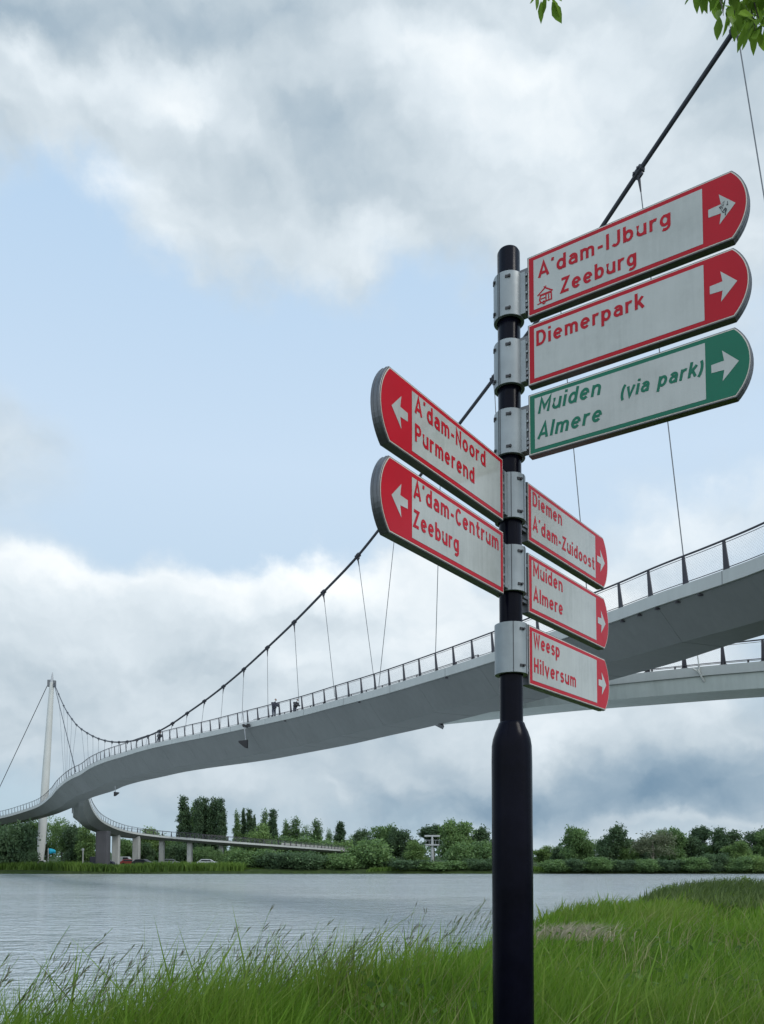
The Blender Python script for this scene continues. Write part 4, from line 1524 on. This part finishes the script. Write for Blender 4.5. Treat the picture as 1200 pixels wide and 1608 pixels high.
# flowering stalks with seed heads standing up along the crest on the left
def stalks(n):
    t_ = RNG.uniform(0, 1, n)
    s_i = 2.6 + t_ * 5.6
    i0 = np.floor(s_i).astype(int)
    fr = (s_i - i0)[:, None]
    cp = CREST[i0] * (1 - fr) + CREST[i0 + 1] * fr
    X = cp[:, 0] + RNG.normal(0, .15, n) + .15
    Y = cp[:, 1] + RNG.normal(0, .45, n) - .3
    Z = ground_z(X, Y)
    cl_ = vn(X, Y, 3.0, 9)
    H = np.clip(RNG.normal(.92, .12, n) + .12 * cl_, .6, 1.3)
    V, Fs, V2, F2 = [], [], [], []
    for x, y, z, h in zip(X, Y, Z, H):
        a = RNG.normal(.1, .5)
        ln = RNG.uniform(.18, .42) * h
        dx, dy = math.cos(a) * ln, math.sin(a) * ln * .6
        f = np.linspace(0, 1, 8)
        P_ = np.stack([x + dx * f ** 2.2, y + dy * f ** 2.2, z + h * (f - .10 * f ** 4)], 1)
        for ang in (0.0, 1.57):
            sd = np.array([math.cos(ang + a), math.sin(ang + a), 0])
            k = len(V)
            for p in P_:
                V += [p - sd * .0019, p + sd * .0019]
            Fs += [(k + 2 * i, k + 2 * i + 1, k + 2 * i + 3, k + 2 * i + 2) for i in range(7)]
        # drooping panicle: a few spikelets hugging the last quarter of the stalk
        for q_ in range(RNG.integers(5, 9)):
            g0 = RNG.uniform(.70, .97)
            p = np.array([np.interp(g0, f, P_[:, c_]) for c_ in range(3)])
            d_ = np.array([math.cos(a) * .55 + RNG.normal(0, .22), RNG.normal(0, .25), RNG.uniform(.45, 1.0)])
            d_ /= np.linalg.norm(d_)
            l_ = RNG.uniform(.05, .11) * (1.25 - g0 * .4)
            sd = np.cross(d_, RNG.normal(0, 1, 3))
            sd /= np.linalg.norm(sd)
            k = len(V2)
            V2 += [p, p + d_ * l_ * .5 + sd * .0042, p + d_ * l_, p + d_ * l_ * .5 - sd * .0042]
            F2.append((k, k + 1, k + 2, k + 3))
    return MB().add(V, Fs), MB().add(V2, F2)


sa, sb = stalks(210)
so = sa.build('flowering_grass', M['grass'])
tag(so, 'thin flowering grass stalks leaning over the crest on the left', 'grass', kind='stuff')
ao = so.data.attributes.new('tint', 'FLOAT', 'FACE')
ao.data.foreach_set('value', np.full(len(so.data.polygons), .4, np.float32))
sh = sb.build('seed_heads', M['seed'], so, kind='stuff')
ao = sh.data.attributes.new('tint', 'FLOAT', 'FACE')
ao.data.foreach_set('value', np.clip(RNG.normal(.35, .25, len(sh.data.polygons)), 0, 1).astype(np.float32))

# dry reed litter on the right of the pole
n = 1000
a = at(905, 1466, 16.5)
X = a[0] + RNG.normal(0, .33, n) - .1
Y = a[1] + RNG.normal(0, 1.0, n)
k = (vn(X, Y, 3.0, 31) > -.35)
X, Y = X[k], Y[k]
o = blades('dry_reeds', X, Y, ground_z(X, Y) + .25, RNG.uniform(.15, .42, len(X)), np.full(len(X), .022), .8, RNG.normal(.55, .2, len(X)), M['dry'], droop=.6)
tag(o, 'patch of pale dry flattened reeds in the grass right of the pole', 'reeds', kind='stuff')

# broad leaved weeds in loose patches
n = 5200
Y = 4.2 * (20 / 4.2) ** RNG.uniform(0, 1, n)
X = Y * RNG.uniform(-.45, .60, n)
k = (crest_dist(X, Y) > .1) & (vn(X, Y, 1.6, 71) > .35) & (np.hypot(X - .42, Y - 2.67) > .3)
X, Y = X[k], Y[k]
pos = np.stack([X, Y, ground_z(X, Y) + RNG.uniform(.18, .52, len(X))], 1)
o = mesh_obj('weeds', leaves_mesh('weeds', pos, .085, .45 + .25 * vn(X, Y, 2.0, 72) + RNG.normal(0, .15, len(X)), aspect=.5), M['broad'])
tag(o, 'low broad leaved weeds in loose patches among the grass', 'weeds', kind='stuff')

# pale stems and flowering tops scattered through the meadow on the right
n = 3600
Y = 4.5 * (30 / 4.5) ** RNG.uniform(0, 1, n)
X = Y * RNG.uniform(-.40, .62, n)
k = (crest_dist(X, Y) > -.3) & (vn(X, Y, 1.1, 61) > -.2)
X, Y = X[k], Y[k]
o = blades('pale_stems', X, Y, ground_z(X, Y), RNG.uniform(.45, .85, len(X)), .006 * np.clip(Y / 5, 1, 6), .35, RNG.normal(.35, .25, len(X)), M['straw'], droop=.5)
tag(o, 'sparse pale yellowish grass stems across the meadow', 'grass', kind='stuff')

# brownish weeds on the farther crest to the right
n = 17000
s_i = RNG.uniform(11.9, 15.4, n)
i0 = np.floor(s_i).astype(int)
fr = (s_i - i0)[:, None]
cp = CREST[i0] * (1 - fr) + CREST[i0 + 1] * fr
dd = np.abs(RNG.normal(0, 4.5, n))
X, Y = cp[:, 0] + dd * .6, cp[:, 1] - dd * .75
o = blades('weeds', X, Y, ground_z(X, Y), (.75 + .22 * vn(X, Y, .5, 5)) * RNG.uniform(.5, 1.15, n), RNG.uniform(.05, .10, n), .3, .4 + .3 * vn(X, Y, .3, 8) + RNG.normal(0, .15, n), M['weed'])
tag(o, 'brownish green tall weeds along the distant crest on the right', 'weeds', kind='stuff')


# shrubs at the right end of the bank
def near_shrub(px, top_row, wpx, Yd, m, label, n=1500):
    c = at(px, 1400, Yd)
    zb = float(ground_z(c[0], Yd))
    r_ = empty('shrub', (c[0], Yd, zb), label, 'shrub')
    h, w = at(px, top_row, Yd)[2] - zb, wpx / F * Yd
    lo = roundish(h, w, int(px), 9, .15) + [(0, 0, h * .3, w * .38, w * .38, h * .3)]
    mesh_obj('crown', crown_mesh('crown', lo, n, .11, .10), M[m], r_)
    trunk_mesh(h * .8, .03, M['bark'], int(px), r_)


near_shrub(1172, 1379, 34, 44, 'bankshrub', 'bright yellow green shrub on the right bank crest')
near_shrub(1138, 1386, 14, 46, 'lf_dark', 'small dark shrub left of the bright yellow green one', 700)
near_shrub(1049, 1392, 40, 38, 'lf_light', 'green shrub on the crest where the right bank meets the water', 1300)

# reed strip along the far shore
n = 30000
X = RNG.uniform(-85, 85, n)
Y = 143.9 + np.abs(RNG.normal(0, 2.0, n)) + 1.2 * np.sin(X * .05) + .7 * np.sin(X * .17)
hgt = np.where(X < -24, 1.75, 0.85) + .25 * vn(X, Y * .2, .6, 12)
k = (X < -24) | (vn(X, Y, .35, 77) > .1)
X, Y, hgt = X[k], Y[k], hgt[k]
n = len(X)
o = blades('reeds', X, Y, np.full(n, .25), hgt * RNG.uniform(.6, 1.1, n), RNG.uniform(.16, .32, n), .2, .45 + .25 * vn(X, Y, .4, 15) + RNG.normal(0, .15, n), M['reed'])
tag(o, 'continuous strip of green reeds along the far shore', 'reeds', kind='stuff')

# ------------------------------------------------------------------ overhanging tree, top right
ot = empty('overhanging_tree', (6.2, 5.2, float(ground_z(6.2, 5.2))), 'leafy branch tips of a near tree hanging into the top right corner', 'tree')
mb = MB()
Yl = 4.3
tr0 = wloc(ot)
fork = np.array([5.2, 5.0, 7.2])
mb.tube([tr0 - np.array([0, 0, .3]), tr0 + np.array([-.1, 0, 2.5]), fork, fork + np.array([-.5, 0, 2.4])], [.26, .21, .15, .07], 10)
mb.build('trunk', M['bark'], ot, smooth=True)
CL = [(1150, 50, 8, .7), (1165, 36, 9, .9), (1188, 44, 9, .95), (1200, 8, 10, .9), (1125, 8, 9, .6), (1108, -4, 8, .5), (1142, 0, 9, .7), (1170, -4, 9, .8), (1186, 74, 7, .9), (1205, 62, 8, .9), (862, 0, 7, .75), (852, -4, 5, .6), (1092, 4, 6, .55), (1112, 14, 7, .5), (1140, 24, 9, .62), (1132, 48, 6, .35), (1160, 18, 9, .75), (1178, 30, 9, .9), (1196, 22, 9, .85), (1176, 60, 8, .85), (1192, 62, 6, .8), (1215, 40, 9, .8),
      (1120, -20, 9, .5), (1150, -15, 9, .6), (1185, -10, 9, .7), (1210, 0, 9, .7), (1090, -30, 8, .5), (1235, 70, 8, .6), (1250, 20, 9, .6), (1050, -45, 7, .5), (900, -40, 7, .5), (850, -35, 6, .6), (960, -50, 7, .5), (1280, 60, 9, .6), (1300, -20, 9, .6),
      (1160, -60, 9, .6), (1230, -60, 9, .6), (1300, -80, 9, .6), (1070, -90, 9, .5), (980, -100, 9, .5), (1360, 0, 9, .6), (1400, -60, 9, .6)]
bm_ = MB()
limb, _ = spline([fork, fork + np.array([-.9, -.25, -.25]), at(1420, -150, 4.6), at(1230, -125, 4.4), at(1060, -110, 4.3), at(860, -75, 4.28)], 26)
limb = limb + RNG.normal(0, .012, limb.shape)
bm_.tube(limb, np.linspace(.075, .004, 26) ** 1.0, 8)
leafm = MB()
tints = []
rs = np.random.default_rng(4)
for (px, py, nl, tn) in CL:
    py -= 24 if px > 1000 else 5
    px += 4 if 1000 < px < 1170 else 0
    c = at(px, py, Yl + rs.normal(0, .12))
    k = int(np.argmin(np.linalg.norm(limb - c - np.array([.12, 0, 0]), axis=1)))
    md = (limb[k] + c) / 2 + np.array([-.02, 0, .05])
    bm_.tube([limb[k], md, c + np.array([0, 0, .03]), c], [.006, .0045, .003, .002], 5)
    for i in range(nl):
        a = 2 * math.pi * i / nl + rs.normal(0, .4)
        out = np.array([math.cos(a), math.sin(a), 0])
        dr = out * rs.uniform(.15, .7) + np.array([.10, 0, -1.0])
        dr /= np.linalg.norm(dr)
        side = np.cross(dr, out + rs.normal(0, .4, 3))
        side /= np.linalg.norm(side)
        nn_ = np.cross(side, dr)
        ln_ = rs.uniform(.070, .118)
        w_ = ln_ * rs.uniform(.18, .26)
        b0 = c + out * .025 + np.array([0, 0, rs.uniform(-.02, .04)])
        pts, k0 = [], len(leafm.v)
        prof_ = [(0, .05), (.18, .6), (.42, 1.0), (.68, .72), (.88, .28), (1.0, .0)]
        for (t, ww) in prof_:
            cen = b0 + dr * ln_ * t + nn_ * ln_ * .16 * t * t
            pts += [cen - side * w_ * ww + nn_ * w_ * ww * .35, cen, cen + side * w_ * ww + nn_ * w_ * ww * .35]
        fs = []
        for j in range(len(prof_) - 1):
            for q_ in range(2):
                fs.append((3 * j + q_, 3 * j + q_ + 1, 3 * j + q_ + 4, 3 * j + q_ + 3))
        leafm.add(pts, fs)
        tints += [tn + rs.normal(0, .12)] * len(fs)
bm_.build('branch', M['bark'], ot, smooth=True)
lo_ = leafm.build('leaves', M['lf_near'], ot, smooth=True)
a_ = lo_.data.attributes.new('tint', 'FLOAT', 'FACE')
a_.data.foreach_set('value', np.clip(np.array(tints), 0, 1).astype(np.float32))

# ------------------------------------------------------------------ small things on the far bank
M['cyan'] = worn('cyan_flag', (0.02, 0.38, 0.55), 0.8, var=.2, scale=2)
M['whitepaint'] = worn('white_paint', (0.32, 0.33, 0.325), 0.5)
M['glass'] = worn('car_glass', (0.02, 0.025, 0.03), 0.12)
M['tyre'] = worn('tyre', (0.012, 0.012, 0.012), 0.8)
c = at(75.5, 1357, 150)
c[2] = .8
r_ = empty('flagpole', c, 'bright blue flag on a thin white pole right of the pylon foot', 'flag')
topz = at(75.5, 1332, 150)[2]
MB().tube([c, (c[0], c[1], topz)], .09, 6).build('pole', M['whitepaint'], r_, smooth=True)
mb = MB()
for i in range(7):
    x = i / 6
    for z in (0, -1):
        mb.v.append((c[0] + .1 + x * 1.25, c[1] - .12 * math.sin(x * 7), topz - .05 + z * 1.05 * (1 - .45 * x) - .35 * x * x))
mb.f = [(2 * i, 2 * i + 2, 2 * i + 3, 2 * i + 1) for i in range(6)]
o = mb.build('flag', M['cyan'], r_, smooth=True)
sd = o.modifiers.new('solid', 'SOLIDIFY')
sd.thickness = .02

c = at(130, 1357, 152)
c[2] = .8
r_ = empty('marker_post', c, 'plain pale marker post with a small head left of the dark pier', 'post')
hz = at(130, 1334, 152)[2]
MB().tube([c, (c[0], c[1], hz - .1)], .12, 8).build('pole', M['pier'], r_, smooth=True)
MB().box((c[0], c[1] - .05, hz), .22, .08, .22).build('sign_plate', M['whitepaint'], r_, bevel=.02)

c = at(679, 1357, 156)
c[2] = .9
r_ = empty('signal_mast', c, 'white waterway signal mast with two cross arms among the far trees', 'mast')
zt_ = at(679, 1312, 156)[2]
zm_ = at(679, 1327, 156)[2]
MB().tube([c, (c[0], c[1], zm_), (c[0], c[1], zt_)], [.33, .28, .17], 10).build('column', M['whitepaint'], r_, smooth=True)
MB().box((c[0], c[1], zt_ - .1), 1.45, .12, .16).build('cross_arm', M['whitepaint'], r_, bevel=.03)
MB().box((c[0], c[1], zm_), 1.3, .5, .14).build('cross_arm', M['whitepaint'], r_, bevel=.03)
mb = MB()
for x in (-1.25, -.6, .6, 1.25):
    mb.tube([(c[0] + x, c[1] - .45, zm_), (c[0] + x, c[1] - .45, zm_ + .9)], .03, 5)
mb.tube([(c[0] - 1.28, c[1] - .45, zm_ + .9), (c[0] + 1.28, c[1] - .45, zm_ + .9)], .03, 5)
mb.build('guard_rail', M['galv'], r_)


def car(px, Yd, paint, label, rot=0.0, van=False):
    c_ = at(px, 1357, Yd)
    c_[2] = 1.0
    r_ = empty('parked_car', c_, label, 'car', 'cars parked on the far bank')
    hgt_ = 1.95 if van else 1.45
    sil = [(-2.1, .35), (-2.1, .85), (-1.75, 1.0), (-1.2, hgt_ - .02), (-.6, hgt_), (.7, hgt_ - .05), (1.3, 1.0), (2.0, .85), (2.15, .6), (2.1, .35)]
    if van:
        sil = [(-2.2, .35), (-2.2, 1.7), (-2.1, hgt_), (.9, hgt_), (1.55, 1.15), (2.1, .95), (2.2, .6), (2.15, .35)]
    MB().prism([(c_[0] + x, c_[1] - .85, c_[2] + z) for x, z in sil], (0, 1.7, 0)).build('body', paint, r_, bevel=.08)
    wd = [(-1.05, hgt_ - .12), (.55, hgt_ - .15), (1.02, 1.02), (-1.5, 1.02)] if not van else [(-.2, hgt_ - .15), (.8, hgt_ - .15), (1.3, 1.2), (-.2, 1.2)]
    MB().prism([(c_[0] + x, c_[1] - .875, c_[2] + z) for x, z in wd], (0, 1.75, 0)).build('window', M['glass'], r_)
    for x in (-1.3, 1.35):
        for y in (-.78, .78):
            MB().tube([(c_[0] + x, c_[1] + y - .1, c_[2] + .33), (c_[0] + x, c_[1] + y + .1, c_[2] + .33)], .33, 14).build('wheel', M['tyre'], r_, smooth=True)
    r_.rotation_euler = (0, 0, rot)


car(326, 172, worn('silver_paint', (.45, .46, .47), .3, metal=.4), 'silver car parked under the ramp near the poplars', .1)
car(224, 170, worn('black_paint', (.02, .02, .025), .3), 'black car parked right of the second pale pier', -.2)
car(205, 176, worn('red_paint', (.30, .03, .025), .35), 'red car parked between the two pale piers', .05)
car(161, 157.5, worn('dark_blue_paint', (.012, .012, .03), .35), 'dark blue van parked half behind the dark purple pier', .1, True)
car(267, 180, M['whitepaint'], 'white car parked under the ramp left of the poplars', .3)
car(196, 186, M['whitepaint'], 'white van half hidden behind the piers', .0, True)


def boat(px, Yd, label, ln_, paint):
    c_ = at(px, 1357, Yd)
    c_[2] = .95
    r_ = empty('motorboat', c_, label, 'boat', 'boats laid up beside the pylon foot')
    hull = MB()
    prof_ = [(-.5, .55), (-.3, .62), (0, .62), (.3, .45), (.5, .02)]
    for (x, w) in prof_:
        for (y, z) in ((-1, .75), (-.7, .1), (.7, .1), (1, .75)):
            hull.v.append((c_[0] + x * ln_ * (1 + .06 * (z > .5) * (x > .4)), c_[1] + y * w * ln_ * .28, c_[2] + z + (.15 if x > .2 else 0) * (z > .5)))
    for i in range(4):
        for j in range(4):
            hull.f.append((i * 4 + j, (i + 1) * 4 + j, (i + 1) * 4 + (j + 1) % 4, i * 4 + (j + 1) % 4))
    hull.f += [(0, 1, 2, 3), (16, 19, 18, 17)]
    hull.build('hull', paint, r_)
    x0 = c_[0]
    MB().prism([(x0 + a * ln_, c_[1] - .5, c_[2] + z) for a, z in ((-.28, .72), (-.26, 1.3), (.02, 1.35), (.14, .8))], (0, 1.0, 0)).build('cabin', M['whitepaint'], r_, bevel=.05)
    MB().prism([(x0 + a * ln_, c_[1] - .52, c_[2] + z) for a, z in ((-.22, .95), (-.21, 1.2), (.0, 1.23), (.06, .95))], (0, 1.04, 0)).build('window', M['glass'], r_)


boat(40, 150.5, 'white motorboat laid up left of the pylon foot', 4.0, M['whitepaint'])
boat(69, 154, 'grey motorboat right beside the pylon foot', 3.2, M['galv'])
